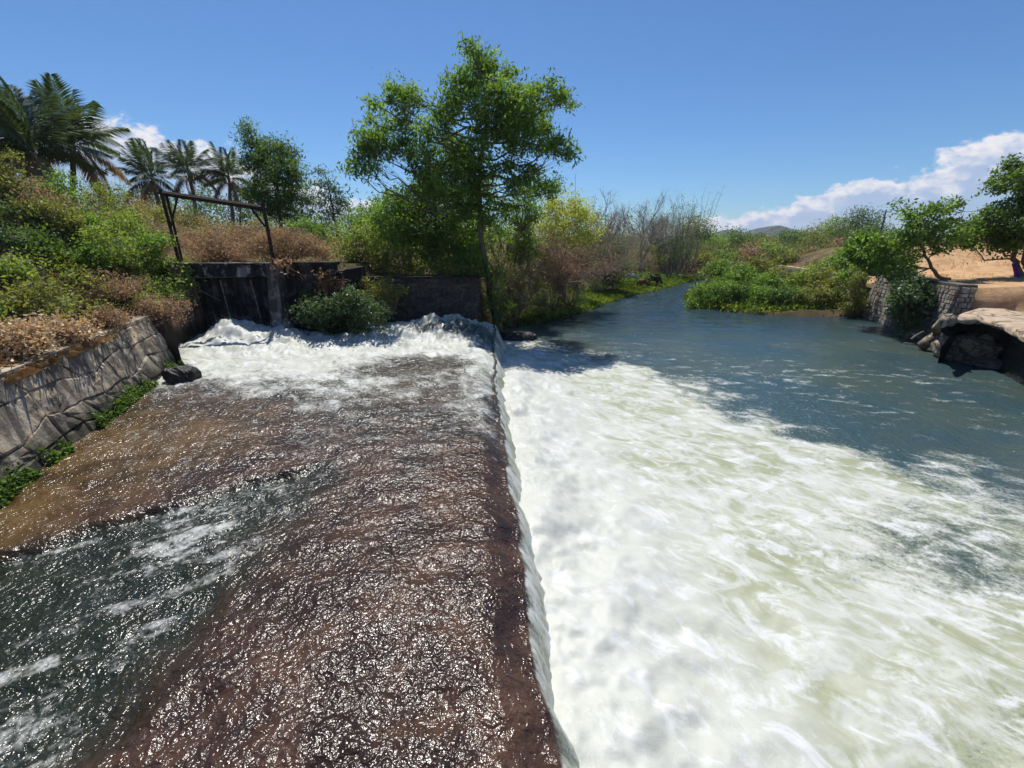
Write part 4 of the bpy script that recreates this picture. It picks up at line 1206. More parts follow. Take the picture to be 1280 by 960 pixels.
    twiggy('brown bare shrub leaning over the water beside the tall tree', P(640, 390, 31.5), 5.2, 3.0, 18, TWIG, 41, r=.05, leafm=L_OLIVE, nleaf=5200, leaf=.12, levels=4)
    twiggy('reddish brown twiggy shrub hanging over the river edge', P(690, 385, 35), 5.6, 4.0, 20, TWIG, 42, r=.045, leafm=L_BROWN, nleaf=8000, leaf=.11, levels=4)
    twiggy('dark forked bare tree between the tall tree and yellow tree', P(645, 360, 33.5), 8.2, 3.6, 6, BARK, 43, name='bare_tree', cat='tree', r=.1, levels=4, leafm=L_HERO, nleaf=900, leaf=.15, up=1.1)
    B('low green shrub on the water edge under the bare shrub', [(660, 388, 9), (680, 392, 9), (700, 390, 8), (715, 384, 8)], 34, L_LIGHT, k=8, seed=44, leaf=.12, spread=.18)
    b = P(705, 345, 41)
    tree('yellow_tree', 'bright yellow green tree beside the tall green tree', b, [b, at_y(706, 310, 41), at_y(704, 270, 41)],
         plobes([(682, 262, 14), (702, 256, 15), (722, 258, 15), (694, 278, 16), (716, 276, 17), (736, 272, 12), (738, 288, 12), (690, 298, 14), (712, 300, 16), (732, 304, 11), (672, 284, 12)], 41, 13, depth=1.2), L_YELLOW, leaf=.23, per=34, spread=.38, r0=.16, seed=15)
    twiggy('reddish thicket in front of the yellow tree', P(712, 350, 38.5), 6.6, 4.2, 18, TWIG, 45, r=.05, leafm=L_BROWN, nleaf=7000, leaf=.13, levels=4)
    twiggy('grey leafless tree with round crown beside the yellow tree', P(757, 345, 57), 8.0, 3.8, 6, TWIG_GREY, 46, name='bare_tree', cat='tree', r=.10, levels=4, trunk=2.6)
    twiggy('second grey leafless tree, wider, beyond the first', P(800, 345, 66), 8.6, 4.8, 7, TWIG_GREY, 47, name='bare_tree', cat='tree', r=.10, levels=4, trunk=2.4, leafm=L_OLIVE, nleaf=500, leaf=.16)
    twiggy('purplish grey thicket below the two leafless trees', P(764, 345, 59), 8.2, 5.0, 22, TWIG_GREY, 48, r=.05, levels=4, leafm=L_BROWN, nleaf=6000, leaf=.12)
    twiggy('grey thicket between the leafless trees and bamboo', P(824, 345, 74), 9.0, 5.4, 24, TWIG_GREY, 49, r=.05, levels=4, leafm=L_OLIVE, nleaf=6000, leaf=.13)
    twiggy('grey brown thicket behind the dark river bush', P(742, 350, 51), 7.4, 4.4, 20, TWIG_GREY, 50, r=.05, levels=4, leafm=L_OLIVE, nleaf=7000, leaf=.13)
    B('dark leafy bush on the grassy bank near the cattle', [(752, 322, 14), (768, 316, 14), (772, 336, 15), (750, 342, 14), (765, 354, 11), (740, 330, 10)], 51.5, L_DEEP, k=9, seed=51, leaf=.18, spread=.3)
    B('small round bush on the grass in front of the dark bush', [(744, 354, 7), (750, 358, 6)], 49, L_LIGHT, k=12, seed=52, leaf=.14)
    b = P(662, 345, 37)
    tree('open_tree', 'half bare tree with thin olive leaves between the tall tree and the yellow tree', b, [b, at_y(660, 320, 37), at_y(662, 270, 37), at_y(660, 235, 37)],
         plobes([(640, 244, 12), (660, 228, 13), (684, 240, 12), (650, 262, 13), (674, 266, 13), (640, 286, 12), (664, 296, 13), (690, 290, 11), (652, 318, 12), (678, 320, 12)], 37, 6, depth=1.4), L_OLIVE, leaf=.18, per=24, spread=.34, r0=.15, seed=19)
    for k, (items, Yk, mt, lab) in enumerate([
            ([(352, 332, 7), (372, 336, 8), (392, 334, 8), (408, 344, 8)], 23.0, L_BROWN, 'dry brown creeper hanging over the top of the wing wall'),
            ([(232, 336, 7), (226, 352, 8), (222, 368, 8), (234, 378, 7)], 22.4, L_LIGHT, 'bright creeper trailing down the brown gate pier'),
            ([(440, 356, 8), (455, 352, 8), (448, 368, 8)], 26.2, L_OLIVE, 'olive creeper over the upper corner of the dark stone wall'),
            ([(648, 300, 16), (664, 312, 15), (640, 322, 13)], 34.5, L_HERO, 'leafy green shrub just right of the tall tree trunk'),
            ([(630, 344, 11), (650, 350, 13), (668, 356, 12)], 32.8, L_OLIVE, 'olive leafy shrub low beside the tall tree'),
            ([(684, 322, 14), (700, 334, 14), (676, 340, 12)], 36.5, L_BROWN, 'reddish leafy shrub below the yellow tree'),
            ([(724, 318, 13), (736, 334, 13), (720, 346, 12)], 44.0, L_OLIVE, 'olive shrub between the yellow tree and dark river bush'),
            ([(655, 385, 8), (672, 378, 9), (690, 384, 8), (706, 378, 8), (722, 374, 8)], 35.0, L_LIGHT, 'low yellow green shrub trailing in the water below the thickets'),
            ([(790, 318, 13), (808, 312, 13), (800, 330, 13), (822, 326, 11)], 68.0, L_OLIVE, 'olive shrub among the grey thickets behind the cattle'),
            ([(640, 262, 12), (655, 250, 12), (668, 268, 12), (650, 280, 12)], 33.5, L_HERO, 'slender green sapling under the tall tree right side')]):
        B(lab, items, Yk, mt, k=6, leaf=.17, seed=400 + k)
    B('leafy creeper curtain over the upstream end of the river wall', [(1072, 350, 9), (1066, 366, 10), (1076, 378, 9), (1062, 384, 8), (1084, 340, 7)], 35.2, L_OLIVE, k=9, leaf=.15, seed=420)
    # bamboo
    def bamboo(label, px, Y, n, h, sp, seed, leaves, mat=L_OLIVE):
        rng = np.random.default_rng(seed); b = P(px, 345, Y); root = thing('bamboo_clump', label, 'bamboo', b); m = MB(); pts = []
        for k in range(n):
            a = rng.uniform(0, 6.28); q = rng.uniform(0, 1) ** .6; hh = h * rng.uniform(.6, 1.1)
            s = b + [math.cos(a) * q * sp * .35, math.sin(a) * q * sp * .35, -.1]; e = s + [math.cos(a) * q * sp, math.sin(a) * q * sp, hh]
            c = curve(s, e, 8, 0, .05, rng); c[:, 2] += np.linspace(0, 1, 8) ** .6 * hh * .08; m.tube(c, np.linspace(.05, .012, 8), 4, cap=False)
            pts.append(c[rng.integers(2, 8, leaves)] + rng.normal(0, .28, (leaves, 3)))
        m.part('culms', TWIG_GREY, root); pts = np.concatenate(pts)
        V, Fc, tn = leaf_faces(pts, .3, rng, width=.16, droop=.5); part('foliage', V, Fc, mat, root, face_attr={'tint': tn})
    bamboo('tall dark bamboo clump at the river bend', 838, 70, 46, 9.0, 3.4, 61, 170, L_DEEP)
    bamboo('wispy bamboo clump with bare stems rising above the dark one', 856, 74, 22, 10.5, 3.4, 62, 70)
    bamboo('solitary thin bamboo stems rising above the yellow tree', 727, 47, 5, 11.5, 1.0, 63, 14)
    # big leafy vegetation on the right bank
    Y = 29.5; b = stand(at_y(1182, 360, 31)[0], 31.0)
    tree('leaning_tree', 'leaning leafy tree growing out of the bank above the ledge wall', b,
         [b, at_y(1172, 345, 31), at_y(1158, 322, 30.9), at_y(1148, 300, 30.8), at_y(1152, 275, 30.8)],
         plobes([(1124, 254, 6), (1132, 268, 9), (1150, 272, 12), (1168, 264, 12), (1186, 256, 10), (1160, 286, 14), (1182, 282, 12), (1138, 290, 14), (1122, 302, 15), (1104, 306, 14), (1150, 306, 14), (1172, 304, 12), (1092, 318, 12), (1130, 322, 14), (1196, 298, 10), (1110, 330, 12)], 30.8, 11, depth=1.0), L_HERO, leaf=.24, per=26, spread=.26, r0=.14, seed=16, width=.5)
    b = stand(at_y(1270, 356, 31.5)[0], 31.5)
    tree('bank_tree', 'broad leafy tree on the sandy bank cut by the picture edge', b,
         [b, at_y(1268, 325, 31.5), at_y(1270, 300, 31.5), at_y(1278, 262, 31.5), at_y(1285, 220, 31.5)],
         plobes([(1262, 212, 13), (1276, 222, 14), (1252, 228, 11), (1290, 235, 18), (1280, 252, 12), (1258, 262, 14), (1280, 275, 18), (1240, 272, 13), (1226, 282, 14), (1250, 290, 16), (1212, 292, 12), (1272, 296, 16), (1232, 302, 13), (1204, 304, 10), (1256, 306, 12), (1300, 290, 20), (1310, 250, 20)], 31.5, 12, depth=1.3), L_DARK, leaf=.24, per=32, spread=.28, r0=.2, seed=17, width=.48, start=.2)
    b2 = stand(at_y(1281, 352, 33)[0], 33.0)
    tree('bank_tree', 'dark trunked tree just behind the purple cloth tree', b2, [b2, at_y(1279, 330, 30.5), at_y(1284, 290, 30.5)],
         plobes([(1285, 300, 14), (1300, 285, 18), (1290, 270, 14)], 30.5, 6), L_DARK, leaf=.24, per=28, spread=.28, r0=.2, seed=18, width=.48)
    B('big leafy creeper bush spilling over the end of the river wall', [(1078, 300, 13), (1092, 312, 15), (1108, 322, 15), (1080, 322, 13), (1124, 336, 13), (1066, 314, 10), (1098, 336, 10)], 33, L_HERO, k=8, leaf=.24, per=30, spread=.26, seed=71, width=.5)
    B('dark leafy creeper hanging to the water below the leaning tree', [(1138, 352, 12), (1130, 370, 13), (1146, 378, 13), (1138, 394, 13), (1152, 400, 11), (1124, 388, 9), (1148, 362, 10), (1132, 408, 8)], 28.2, L_DEEP, k=9, leaf=.2, per=30, spread=.22, seed=72, width=.5)
    g = 'leafy shrubs along the river islet'
    for k, (px, py, r, Yk, mt, lab) in enumerate([
            (880, 374, 13, 41, L_HERO, 'green shrub at the tip of the river islet'), (905, 370, 14, 40.5, L_HERO, 'dense green shrub second from the islet tip'),
            (930, 372, 14, 39.8, L_DARK, 'dark green shrub in the middle of the islet edge'), (958, 374, 14, 39, L_HERO, 'green shrub on the islet edge below the dry reeds'),
            (985, 374, 14, 38.5, L_DARK, 'dark shrub on the islet edge near the pale coping'), (1012, 376, 13, 38.2, L_OLIVE, 'olive shrub on the water edge before the river wall'),
            (1038, 376, 13, 37.8, L_OLIVE, 'olive brown shrub on the water edge next to the river wall'), (1058, 372, 10, 37.2, L_DARK, 'small dark shrub tucked against the river wall')]):
        B(lab, [(px, py - 4, r * 1.1), (px - 12, py + 6, r * .8), (px + 12, py + 5, r * .8), (px, py + 9, r * .8), (px - 5, py - 10, r * .6)], Yk, mt, k=10, leaf=.17, per=30, spread=.24, seed=80 + k, group=g, width=.45)
    twiggy('dry straw coloured reed clump on the islet', P(965, 360, 46), 2.6, 2.0, 40, L_STRAW, 90, name='reed_clump', cat='reeds', r=.02, levels=1)
    for k, (px, py, r, Yk, mt, lab) in enumerate([
            (900, 335, 12, 60, L_HERO, 'green shrub above the islet tip beside the river bend'), (925, 342, 13, 54, L_HERO, 'rounded green shrub behind the islet shrubs'),
            (950, 330, 12, 58, L_OLIVE, 'olive shrub on the slope behind the islet'), (975, 345, 13, 48, L_OLIVE, 'olive shrub in front of the pale coping end'),
            (1000, 348, 11, 46, L_LIGHT, 'bright shrub hanging over the pale coping'), (1030, 350, 14, 43, L_OLIVE, 'brownish creeper mound over the low river wall'),
            (1040, 330, 12, 47, L_HERO, 'green shrub on top of the low river wall'), (1060, 322, 12, 44, L_HERO, 'green shrub behind the tall river wall'),
            (960, 352, 12, 44, L_HERO, 'leafy mound between the islet shrubs and the pale coping'), (1050, 352, 12, 39.5, L_OLIVE, 'creeper mound hanging on the river wall corner'),
            (1022, 338, 11, 45, L_LIGHT, 'bright creeper over the middle of the low river wall'), (1066, 340, 9, 37.5, L_HERO, 'green creeper on the river wall top corner'),
            (985, 322, 11, 58, L_OLIVE, 'olive shrub on the terrace above the pale coping'), (1012, 318, 10, 62, L_BROWN, 'rust brown shrub on the terrace'),
            (880, 325, 11, 76, L_OLIVE, 'olive shrub beside the bamboo at the river bend'), (865, 335, 9, 74, L_BROWN, 'brown shrub at the water end of the river bend'),
            (905, 318, 10, 85, L_HERO, 'green shrub on the far slope of the bend'), (935, 316, 10, 88, L_BROWN, 'brown shrub on the far slope'),
            (965, 312, 10, 90, L_LIGHT, 'pale green shrub on the far slope'), (1045, 308, 10, 80, L_BROWN, 'reddish shrub left of the creeper bush')]):
        B(lab, [(px, py, r), (px - 11, py + 5, r * .7), (px + 11, py + 5, r * .7)], Yk, mt, k=10, leaf=.0035 * Yk + .06, per=28, spread=.007 * Yk, seed=100 + k, group='shrubs on the far right bank', width=.45)
    # distant tree line
    rng = np.random.default_rng(77)
    far = [(872, 284, 12, 110, L_DARK, 'dark round tree behind the bamboo at the bend'), (892, 301, 7, 130, L_HERO, 'small far tree right of the bend'), (922, 297, 10, 140, L_DARK, 'rounded green far tree under the hills'),
           (945, 302, 8, 150, L_DARK, 'dark far tree under the hill peak'), (985, 297, 8, 160, L_DARK, 'dark green far tree beside the hill peak'), (1005, 296, 9, 160, L_HERO, 'green far tree after the hill peak'),
           (1026, 292, 10, 150, L_OLIVE, 'olive far tree in the tree line'), (1050, 284, 12, 130, L_LIGHT, 'light green round far tree near the pole'), (1078, 276, 13, 120, L_DEEP, 'grey green far tree left of the utility pole'),
           (1098, 290, 10, 110, L_DARK, 'dark far tree below the utility pole'), (960, 305, 8, 130, L_OLIVE, 'low olive far tree under the hills'), (1215, 285, 10, 120, L_DARK, 'far tree seen beside the leaning tree')]
    for k, (px, py, r, Yk, mt, lab) in enumerate(far):
        b = P(px, 310, Yk); c = at_y(px, py, Yk)
        tree('skyline_tree', lab, b, [b, (b + c) / 2, c], plobes([(px, py, r * 1.25), (px - r * 1.1, py + r * .4, r * .9), (px + r * 1.1, py + r * .4, r * .9), (px, py + r * .9, r), (px - r * .5, py - r * .5, r * .6)], Yk, 26, depth=2.5), mt,
             leaf=.0046 * Yk, per=18, spread=.009 * Yk, r0=.22, seed=200 + k, group='trees along the far skyline', twig=.3)


build_trees()


# ------------------------------------------------------------------ the left hillside
def hillside():
    rng = np.random.default_rng(33)
    mats = {'o': L_OLIVE, 'g': L_HERO, 'l': L_LIGHT, 'd': L_DARK, 'b': L_BROWN, 'x': L_DEEP, 'h': L_STRAW}
    items = [(20, 232, 22, 'o', 'olive scrub on the hill crest at the picture edge'), (70, 246, 20, 'g', 'green shrub below the largest palm'), (108, 232, 20, 'g', 'tall bright shrub in front of the palm crowd'),
             (128, 262, 18, 'l', 'light green shrub on the slope below the palm crowd'), (30, 278, 22, 'x', 'bluish leafy shrub high on the slope'), (75, 285, 22, 'o', 'olive shrub in the middle of the slope'),
             (112, 290, 18, 'g', 'upright green shrub with large leaves mid slope'), (150, 288, 20, 'l', 'light green shrub left of the twin gate posts'), (178, 285, 14, 'o', 'olive shrub touching the twin gate posts'),
             (10, 318, 20, 'x', 'dark bluish shrub low on the slope at the edge'), (55, 318, 18, 'd', 'dark shaded shrub low on the slope'), (104, 335, 16, 'g', 'narrow green shrub hanging down the slope'),
             (140, 322, 20, 'l', 'yellow green shrub above the return wall'), (172, 318, 18, 'g', 'green shrub behind the gate pier'), (200, 312, 14, 'b', 'brown dry shrub at the foot of the gate posts'),
             (170, 350, 18, 'l', 'light green creeper on the return wall top'), (205, 350, 14, 'g', 'green creeper hanging over the gate pier'), (135, 360, 18, 'b', 'brown dry shrub low above the plastered wall'),
             (195, 372, 12, 'b', 'reddish dry creeper over the return wall'), (8, 352, 16, 'l', 'bright leafy shrub at the left picture edge'), (165, 378, 12, 'o', 'olive weed at the corner of the walls'),
             (222, 338, 8, 'l', 'bright leaves on top of the gate pier'), (155, 245, 14, 'b', 'greyish brown shrub right of the palm crowd'), (180, 262, 14, 'd', 'dark shrub behind the twin posts'), (50, 262, 16, 'b', 'dry brown shrub below the hill crest')]
    for k, (px, py, r, m, lab) in enumerate(items):
        g = on_ground(px, py + r * .5, 8)
        Y = g[1]; rr = r * pix(math.hypot(Y, .3 * g[0])) * 1.3
        L = []
        for _ in range(5):
            q = g + np.array([rng.normal(0, rr * .55), rng.normal(0, rr * .4), rr * rng.uniform(.15, 1.25)])
            L.append((q, np.array([rr * .6, rr * .6, rr * .5]), 17))
        bush(lab, g, L, mats[m], leaf=.13 if m != 'b' else .09, per=30, spread=.2, seed=300 + k, group='shrubs on the left hillside', width=.5, stem=.015)
    for k, (c, r, m, lab) in enumerate([((-14.5, 17.6, 3.15), .75, 'b', 'dry brown shrub sprawling over the corner of the bank wall'), ((-15.9, 18.9, 3.35), .8, 'o', 'olive creeper sprawling over the brown return wall'),
                                        ((-16.8, 20.6, 3.5), .9, 'l', 'light green creeper spilling down beside the gate pier'), ((-15.6, 17.9, 3.1), .7, 'l', 'small leafy shrub on the flat top of the return wall'), ((-17.4, 19.3, 3.7), .9, 'b', 'rusty dry shrub behind the return wall'),
                                        ((-13.9, 14.6, 3.2), .7, 'b', 'dead brown shrub leaning over the far top of the plastered wall'), ((-13.4, 12.4, 3.3), .6, 'h', 'pale dead shrub behind the golden grass'), ((-12.9, 10.6, 3.4), .7, 'h', 'bleached twiggy shrub at the left end of the golden grass'), ((-14.6, 12.9, 4.1), .8, 'o', 'olive shrub above the golden grass')]):
        c = np.array(c); L = [(c + np.array([rng.normal(0, r * .6), rng.normal(0, r * .5), rng.uniform(-.1, r * .8)]), np.array([r * .6, r * .6, r * .45]), 15) for _ in range(6)]
        bush(lab, c, L, mats[m], leaf=.12 if m != 'b' else .09, per=30, spread=.2, seed=350 + k, width=.5, stem=.015)
    # golden hay-like grass over the wall top, and dead twigs down the slope
    def blades(name, label, P, H, mat, seed, bend=.6, w=.012, direction=None):
        rg = np.random.default_rng(seed); n = len(P); a = rg.uniform(0, 6.28, n)
        D = np.stack([np.cos(a), np.sin(a), 0 * a], 1) if direction is None else np.asarray(direction) + rg.normal(0, .45, (n, 3)) * [1, 1, .3]
        h = (H * rg.uniform(.5, 1.3, n))[:, None]; b = bend * rg.uniform(.3, 1.4, n)[:, None]
        S = np.stack([-D[:, 1], D[:, 0], 0 * a], 1); S /= np.linalg.norm(S, axis=1)[:, None] + 1e-9; S *= w
        up = np.array([0, 0, 1.0])
        mid = P + up * h * .55 + D * h * b * .35; tip = P + up * h * (1 - .55 * np.minimum(b, 2.6)) + D * h * b * .8
        V = np.stack([P - S, P + S, mid + S * .7, tip, mid - S * .7], 1).reshape(-1, 3)
        Fc = np.arange(n * 5).reshape(n, 5)
        o = link(name, mesh_data(name, V, Fc, mat, face_attr={'tint': rg.uniform(0, 1, n)})); tag(o, label, kind='stuff')
    rg = np.random.default_rng(55)
    def along_wall(n, y0, y1, d0, d1):
        y = rg.uniform(y0, y1, n); d = rg.uniform(d0, d1, n); x = np.interp(y, YW, XW) - d / .94
        return np.stack([x, y, np.maximum(ground_h(x, y), 2.9)], 1)
    P = along_wall(5200, 9.2, 14.2, .62, 2.1)
    keep = fbm(P[:, 0] * .9, P[:, 1] * .9, 3, 5) > .40
    blades('dry_grass', 'golden matted dry grass hanging over the plastered wall', P[keep], .5, L_STRAW, 1, bend=.75, w=.0042)
    P = along_wall(12000, 5, 17.2, .9, 5.0)
    keep = fbm(P[:, 0] * .8, P[:, 1] * .8, 3, 6) > .44
    blades('dry_twigs', 'brown dead grass and twigs on the steep left bank', P[keep], .55, L_HAY, 2, bend=.8, w=.005)
    P = along_wall(26000, 13, 23, 1.0, 9)
    keep = fbm(P[:, 0] * .8, P[:, 1] * .8, 3, 7) > .42
    blades('weeds', 'mixed green and dry weeds covering the upper left hillside', P[keep], .4, L_OLIVE, 3, bend=.9, w=.014)
    # moss and ferns at the wall's foot
    n = 9000; y = rg.uniform(6.0, 17.2, n); up = np.abs(rg.normal(0, .16, n)); x = np.interp(y, YW, XW) - up * .42 + .06
    clump = fbm(y * 1.6, y * 0 + 2, 3, 14) + .12 * (y > 12)
    k = clump > .42 + up * .3
    pts = np.stack([x, y, 1.2 + up], 1)[k]
    V, Fc, tn = leaf_faces(pts, .11, rg, width=.5); o = link('ferns', mesh_data('ferns', V, Fc, L_DARK, face_attr={'tint': tn})); tag(o, 'small dark green ferns along the foot of the plastered wall', kind='stuff')
    # grass of the low river bank
    n = 60000; y = rg.uniform(29, 70, n); d = rg.uniform(-.1, 10, n); x = np.interp(y, YL, XL) - d / .8
    P = np.stack([x, y, ground_h(x, y)], 1); P = P[(P[:, 2] > -.05) & (x > -1.5)]
    blades('grass', 'green marsh grass on the low river bank with grazing cattle', P, .36, L_GRASS, 4, bend=.7, w=.03)
    n = 26000; y = rg.uniform(36.6, 72, n); d = rg.uniform(-.1, 11, n); x = np.interp(y, YR, XR) + d
    P = np.stack([x, y, ground_h(x, y)], 1); P = P[P[:, 2] > -.05]
    blades('grass', 'rank green growth covering the river islet', P, .55, L_GRASS, 5, bend=.6, w=.035)
    n = 60000; y = rg.uniform(58, 190, n); x = rg.uniform(28, 160, n); P = np.stack([x, y, ground_h(x, y)], 1)
    P = P[(P[:, 2] > 2.2) & (fbm(x * .12, y * .12, 3, 8) > .4)]
    blades('scrub_grass', 'olive and brown scrub covering the far right country', P, .8, L_SCRUB, 6, bend=.5, w=.06)
    n = 2200; x = rg.uniform(30, 60, n); y = rg.uniform(32, 40, n); P = np.stack([x, y, ground_h(x, y)], 1); P = P[fbm(x * .3, y * .3, 3, 9) > .55]
    blades('dry_grass', 'short dry grass scattered behind the sandy bank', P, .3, L_STRAW, 7, w=.012)


hillside()


def undergrowth(label, n, area, hmax, leaf, per, spread, mat, seed, thresh=0.0, keep=None):
    rng = np.random.default_rng(seed); x0, x1, y0, y1 = area
    x = rng.uniform(x0, x1, n); y = rng.uniform(y0, y1, n); g = ground_h(x, y)
    dens = fbm(x * .16 + seed, y * .16, 3, seed); ok = (g > 0.15) & (dens > thresh)
    if keep is not None:
        ok &= keep(x, y)
    x, y, g, dens = x[ok], y[ok], g[ok], dens[ok]
    cs = np.stack([x, y, g + rng.uniform(.1, 1, len(x)) * hmax * np.clip(dens * 1.9 - .2, .25, 1.3)], 1)
    idx = np.repeat(np.arange(len(cs)), per); pts = cs[idx] + rng.normal(0, spread, (len(idx), 3)) * [1, 1, .8]
    pts[:, 2] = np.maximum(pts[:, 2], g[idx] + .02)
    ct = rng.uniform(0, 1, len(cs)); V, Fc, tn = leaf_faces(pts, leaf, rng, width=.45, tint=ct[idx])
    tag(link('undergrowth', mesh_data('undergrowth', V, Fc, mat, face_attr={'tint': tn})), label, kind='stuff')


undergrowth('brown dry scrub on the flat ground behind the gate wall', 900, (-30, -8, 25.0, 48), 1.3, .13, 26, .3, L_BROWN, 1, .42, lambda x, y: y > 24.6)
undergrowth('olive scrub on the flat ground behind the gate wall', 800, (-32, -6, 27.5, 60), 1.4, .18, 26, .35, L_OLIVE, 2, .40)
undergrowth('dark green thicket under the distant palms', 700, (-48, -10, 48, 80), 3.6, .34, 30, .6, L_DARK, 3, .30)
undergrowth('tangled olive undergrowth behind the stone wall', 1200, (-9, 3, 28.4, 44), 2.8, .18, 28, .32, L_OLIVE, 4, .36, lambda x, y: x < np.interp(y, YL, XL) - 1.0)
undergrowth('brown thicket on the rising bank beyond the yellow tree', 1500, (-8, 22, 36, 72), 5.4, .2, 30, .45, L_BROWN, 5, .34, lambda x, y: x < np.interp(y, YL, XL) - 11.5)
undergrowth('dark green thicket behind the brown bank thicket', 1100, (-24, 24, 48, 95), 6.5, .36, 28, .65, L_DARK, 6, .36, lambda x, y: (x < np.interp(y, YL, XL) - 14))
undergrowth('olive scrub on the far right country', 1700, (33, 130, 42, 170), 1.8, .36, 22, .65, L_SCRUB, 7, .36)
undergrowth('green scrub on the far right country', 900, (26, 130, 45, 190), 1.6, .42, 22, .75, L_DARK, 8, .50)
undergrowth('far green bush land below the hills', 900, (0, 330, 180, 420), 2.6, 1.0, 20, 1.8, L_DARK, 9, .40)
undergrowth('rank green plants on the river islet', 700, (16, 34, 37, 66), 1.0, .2, 26, .28, L_HERO, 10, .30, lambda x, y: x < np.interp(y, [34, 36, 50, 66, 75], [29.2, 29.6, 31, 36, 44]))
undergrowth('low green weeds over the left hillside', 1300, (-27, -13, 11, 24), .8, .12, 28, .2, L_LIGHT, 11, .38, lambda x, y: np.interp(y, YW, XW) - x > 1.8)
undergrowth('dry pale weeds over the left hillside', 800, (-27, -12, 8, 24), .6, .09, 24, .2, L_HAY, 12, .44, lambda x, y: np.interp(y, YW, XW) - x > 1.2)



# ------------------------------------------------------------------ animals, cloth, pole and wires
def cow(label, base, heading, mat, scale=1.0, graze=True, horn=None):
    root = thing('cow', label, 'cow', base, 'cattle grazing on the low river bank')
    J = [(0, 0, 1.02), (-.35, 0, 1.08), (-.72, 0, 1.06), (.38, 0, 1.06), (.68, 0, 1.10), (.95, 0, .98 if graze else 1.3), (1.15, 0, .62 if graze else 1.45), (1.32, 0, .34 if graze else 1.38)]
    R = [.36, .35, .27, .34, .27, .17, .15, .09]; E = [(0, 1), (1, 2), (0, 3), (3, 4), (4, 5), (5, 6), (6, 7)]
    for sx, p in ((.55, 3), (-.68, 2)):
        for sy in (-.17, .17):
            n = len(J); bend = .05 if sx > 0 else -.08
            J += [(sx, sy, .78), (sx + bend, sy, .45), (sx - bend * .3, sy, .2), (sx, sy, .02)]; R += [.14, .085, .06, .07]
            E += [(p, n), (n, n + 1), (n + 1, n + 2), (n + 2, n + 3)]
    n = len(J); J += [(-.95, 0, .95), (-1.0, 0, .5)]; R += [.03, .03]; E += [(2, n), (n, n + 1)]
    me = bpy.data.meshes.new('body'); me.from_pydata([tuple(scale * c for c in j) for j in J], E, []); me.materials.append(mat)
    o = link('body', me, root); o.rotation_euler = (0, 0, heading)
    sk = o.modifiers.new('skin', 'SKIN'); sk.use_smooth_shade = True
    for v, r in zip(me.skin_vertices[0].data, R):
        v.radius = (r * scale, r * scale)
    me.skin_vertices[0].data[0].use_root = True
    ss = o.modifiers.new('smooth', 'SUBSURF'); ss.levels = 1; ss.render_levels = 1
    m = MB(); hx, hz = (1.12, .74) if graze else (1.12, 1.55)
    for s in (-1, 1):
        m.tube([np.array((hx, s * .1, hz)) * scale, np.array((hx + .02, s * .24, hz + .04)) * scale, np.array((hx + .08, s * .27, hz + .2)) * scale], [.035, .028, .01], 5)
    V, Fc = m.arrays(); h = link('horns', mesh_data('horns', V, Fc, BARK_GREY), root); h.rotation_euler = (0, 0, heading)
    return root


def hide(name, a, b):
    return rough_mat(name, a, b, 1.6, bump=.1)


for lab, px, py, Y, hd, mt, sc in (
        ('black cow grazing on the grass beside the brown calf', 816, 359, 57, 0.3, hide('black_hide', (.012, .011, .010), (.03, .026, .022)), 1.0),
        ('brown calf standing head down between the black and white cows', 804, 361, 55, 2.2, hide('brown_hide', (.16, .075, .03), (.22, .11, .05)), .8),
        ('white cow standing beside the dark bush', 789, 357, 60, 2.9, hide('white_hide', (.6, .56, .5), (.72, .69, .64)), .9),
        ('dark cow standing partly hidden behind the black cow', 815, 353, 62, 0.0, hide('dark_hide', (.018, .016, .014), (.04, .034, .03)), .9)):
    cow(lab, stand(at_y(px, py, Y)[0], Y), hd, mt, sc)


def cloth_on_tree():
    m, t, out = new_mat('purple_cloth'); n = t.noise(t.pos(), 7, 4)
    principled(t, out, col=t.mix(n, (0.10, 0.012, 0.24), (0.22, 0.05, 0.46)), rough=.75, spec=.2)
    a = at_y(1266, 330, 31.2); b = at_y(1272, 351, 31.0); c = at_y(1286, 361, 30.6)
    u = np.linspace(0, 1, 26); v = np.linspace(-1, 1, 22)
    U, Vv = np.meshgrid(u, v, indexing='ij')
    path = np.stack([np.interp(u, [0, .55, 1], [a[k], b[k], c[k]]) for k in range(3)], 1)
    w = .09 + .16 * u ** 1.5
    X = path[:, None, 0] + Vv * w[:, None]; Yy = path[:, None, 1] - .16 * np.cos(Vv * 1.4) - .07 * np.sin(Vv * 9 + U * 3) * (.3 + U); Z = path[:, None, 2] + .05 * np.sin(Vv * 6 + U * 5) - .1 * Vv * U
    P = np.stack([X, Yy, Z], -1); B = P + [0, .03, -.004]
    i = np.arange(P.shape[0] * P.shape[1]).reshape(P.shape[:2]); Fc = np.stack([i[:-1, :-1], i[1:, :-1], i[1:, 1:], i[:-1, 1:]], -1).reshape(-1, 4)
    o = link('purple_cloth', mesh_data('purple_cloth', np.concatenate([P.reshape(-1, 3), B.reshape(-1, 3)]), np.concatenate([Fc, Fc[:, ::-1] + P.shape[0] * P.shape[1]]), m, smooth=True))
    tag(o, 'purple cloth draped round the tree trunk at the picture edge', 'cloth')


cloth_on_tree()


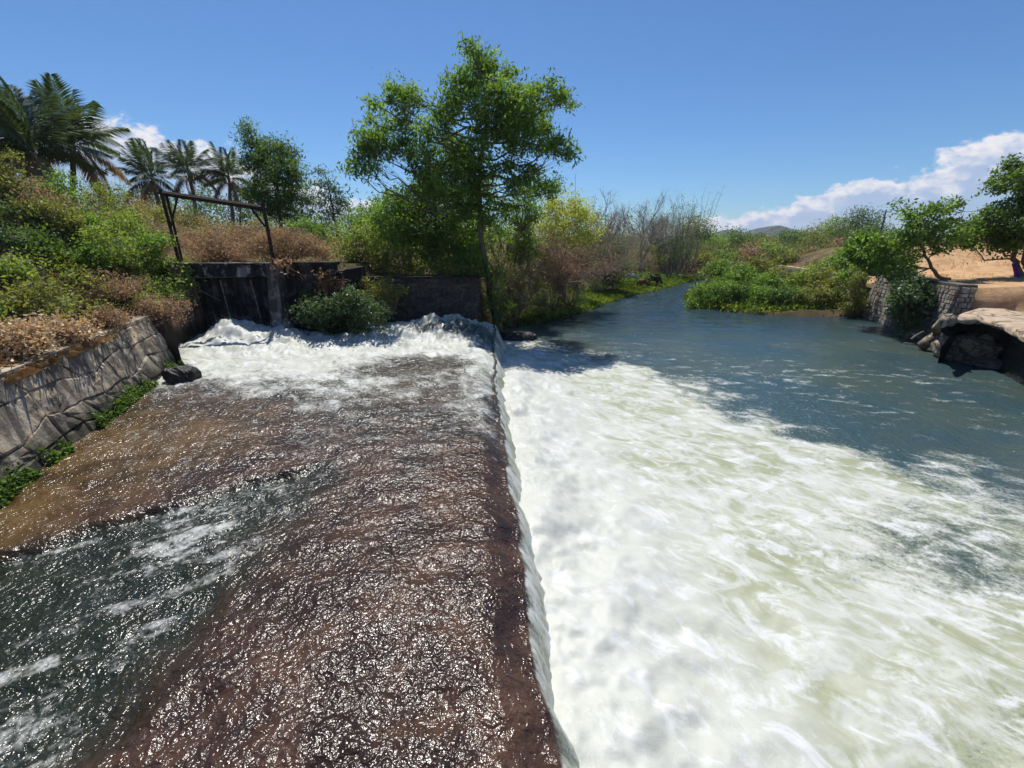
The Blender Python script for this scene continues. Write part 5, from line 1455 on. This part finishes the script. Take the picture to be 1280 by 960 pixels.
def pole_and_wires():
    steel = rough_mat('weathered_pole', (.09, .085, .08), (.16, .15, .14), 4)
    wire = rough_mat('wire', (.03, .03, .035), (.05, .05, .055), 4)
    Y = 95.0; top = at_y(1108, 262, Y); b = stand(top[0], Y)
    root = thing('utility_pole', 'thin utility pole with crossarm above the right bank trees', 'pole', b)
    m = MB(); m.tube([b + [0, 0, -.3], (b + top) / 2, top], [.17, .15, .12], 8); m.part('mast', steel, root)
    m = MB(); m.box(top + [.1, -.05, -.45], (2.0, .14, .14)); m.part('crossarm', steel, root)
    for k in (-.8, .9):
        m = MB(); m.tube([top + [.1 + k, -.05, -.38], top + [.1 + k, -.05, -.12]], [.06, .05], 6); m.part('insulator', steel, root)
    ends = [('long wire sagging from the utility pole towards the hills', top + [-.7, -.05, -.12], at_y(955, 296, 150), -2.0),
            ('wire running from the utility pole over the right bank', top + [1.0, -.05, -.12], at_y(1330, 250, 70), -1.0)]
    for lab, p, q, sag in ends:
        m = MB(); m.tube(curve(p, q, 24, sag), .035, 4); V, Fc = m.arrays(); tag(link('overhead_wire', mesh_data('overhead_wire', V, Fc, wire)), lab, 'wire')
    m = MB(); m.tube(curve(at_y(-60, 55, 24), at_y(70, 142, 45), 16, -.3), .016, 4); V, Fc = m.arrays()
    tag(link('overhead_wire', mesh_data('overhead_wire', V, Fc, wire)), 'dark wire crossing the top left sky above the palms', 'wire')
    p = at_z(868, 362, 0); m = MB(); m.tube([p + [0, 0, -.3], p + [.05, 0, .6], p + [-.02, 0, 1.0]], [.04, .035, .02], 5); V, Fc = m.arrays()
    tag(link('water_stake', mesh_data('water_stake', V, Fc, BARK)), 'thin stake standing in the river near the islet tip', 'stake')


pole_and_wires()


# ------------------------------------------------------------------ air
def haze():
    m = bpy.data.materials.new('air'); m.use_nodes = True; t = NT(m.node_tree); out = t.node('ShaderNodeOutputMaterial')
    v = t.node('ShaderNodeVolumePrincipled', {'Color': (0.80, 0.88, 1.0), 'Density': 0.00013, 'Anisotropy': 0.2})
    t.l.new(v.outputs[0], out.inputs['Volume'])
    mb = MB(); mb.box((0, 0, 48), (6400, 6400, 102)); V, Fc = mb.arrays()
    tag(link('haze', mesh_data('haze', V, Fc, m)), 'thin blue haze of the air', kind='stuff')


haze()
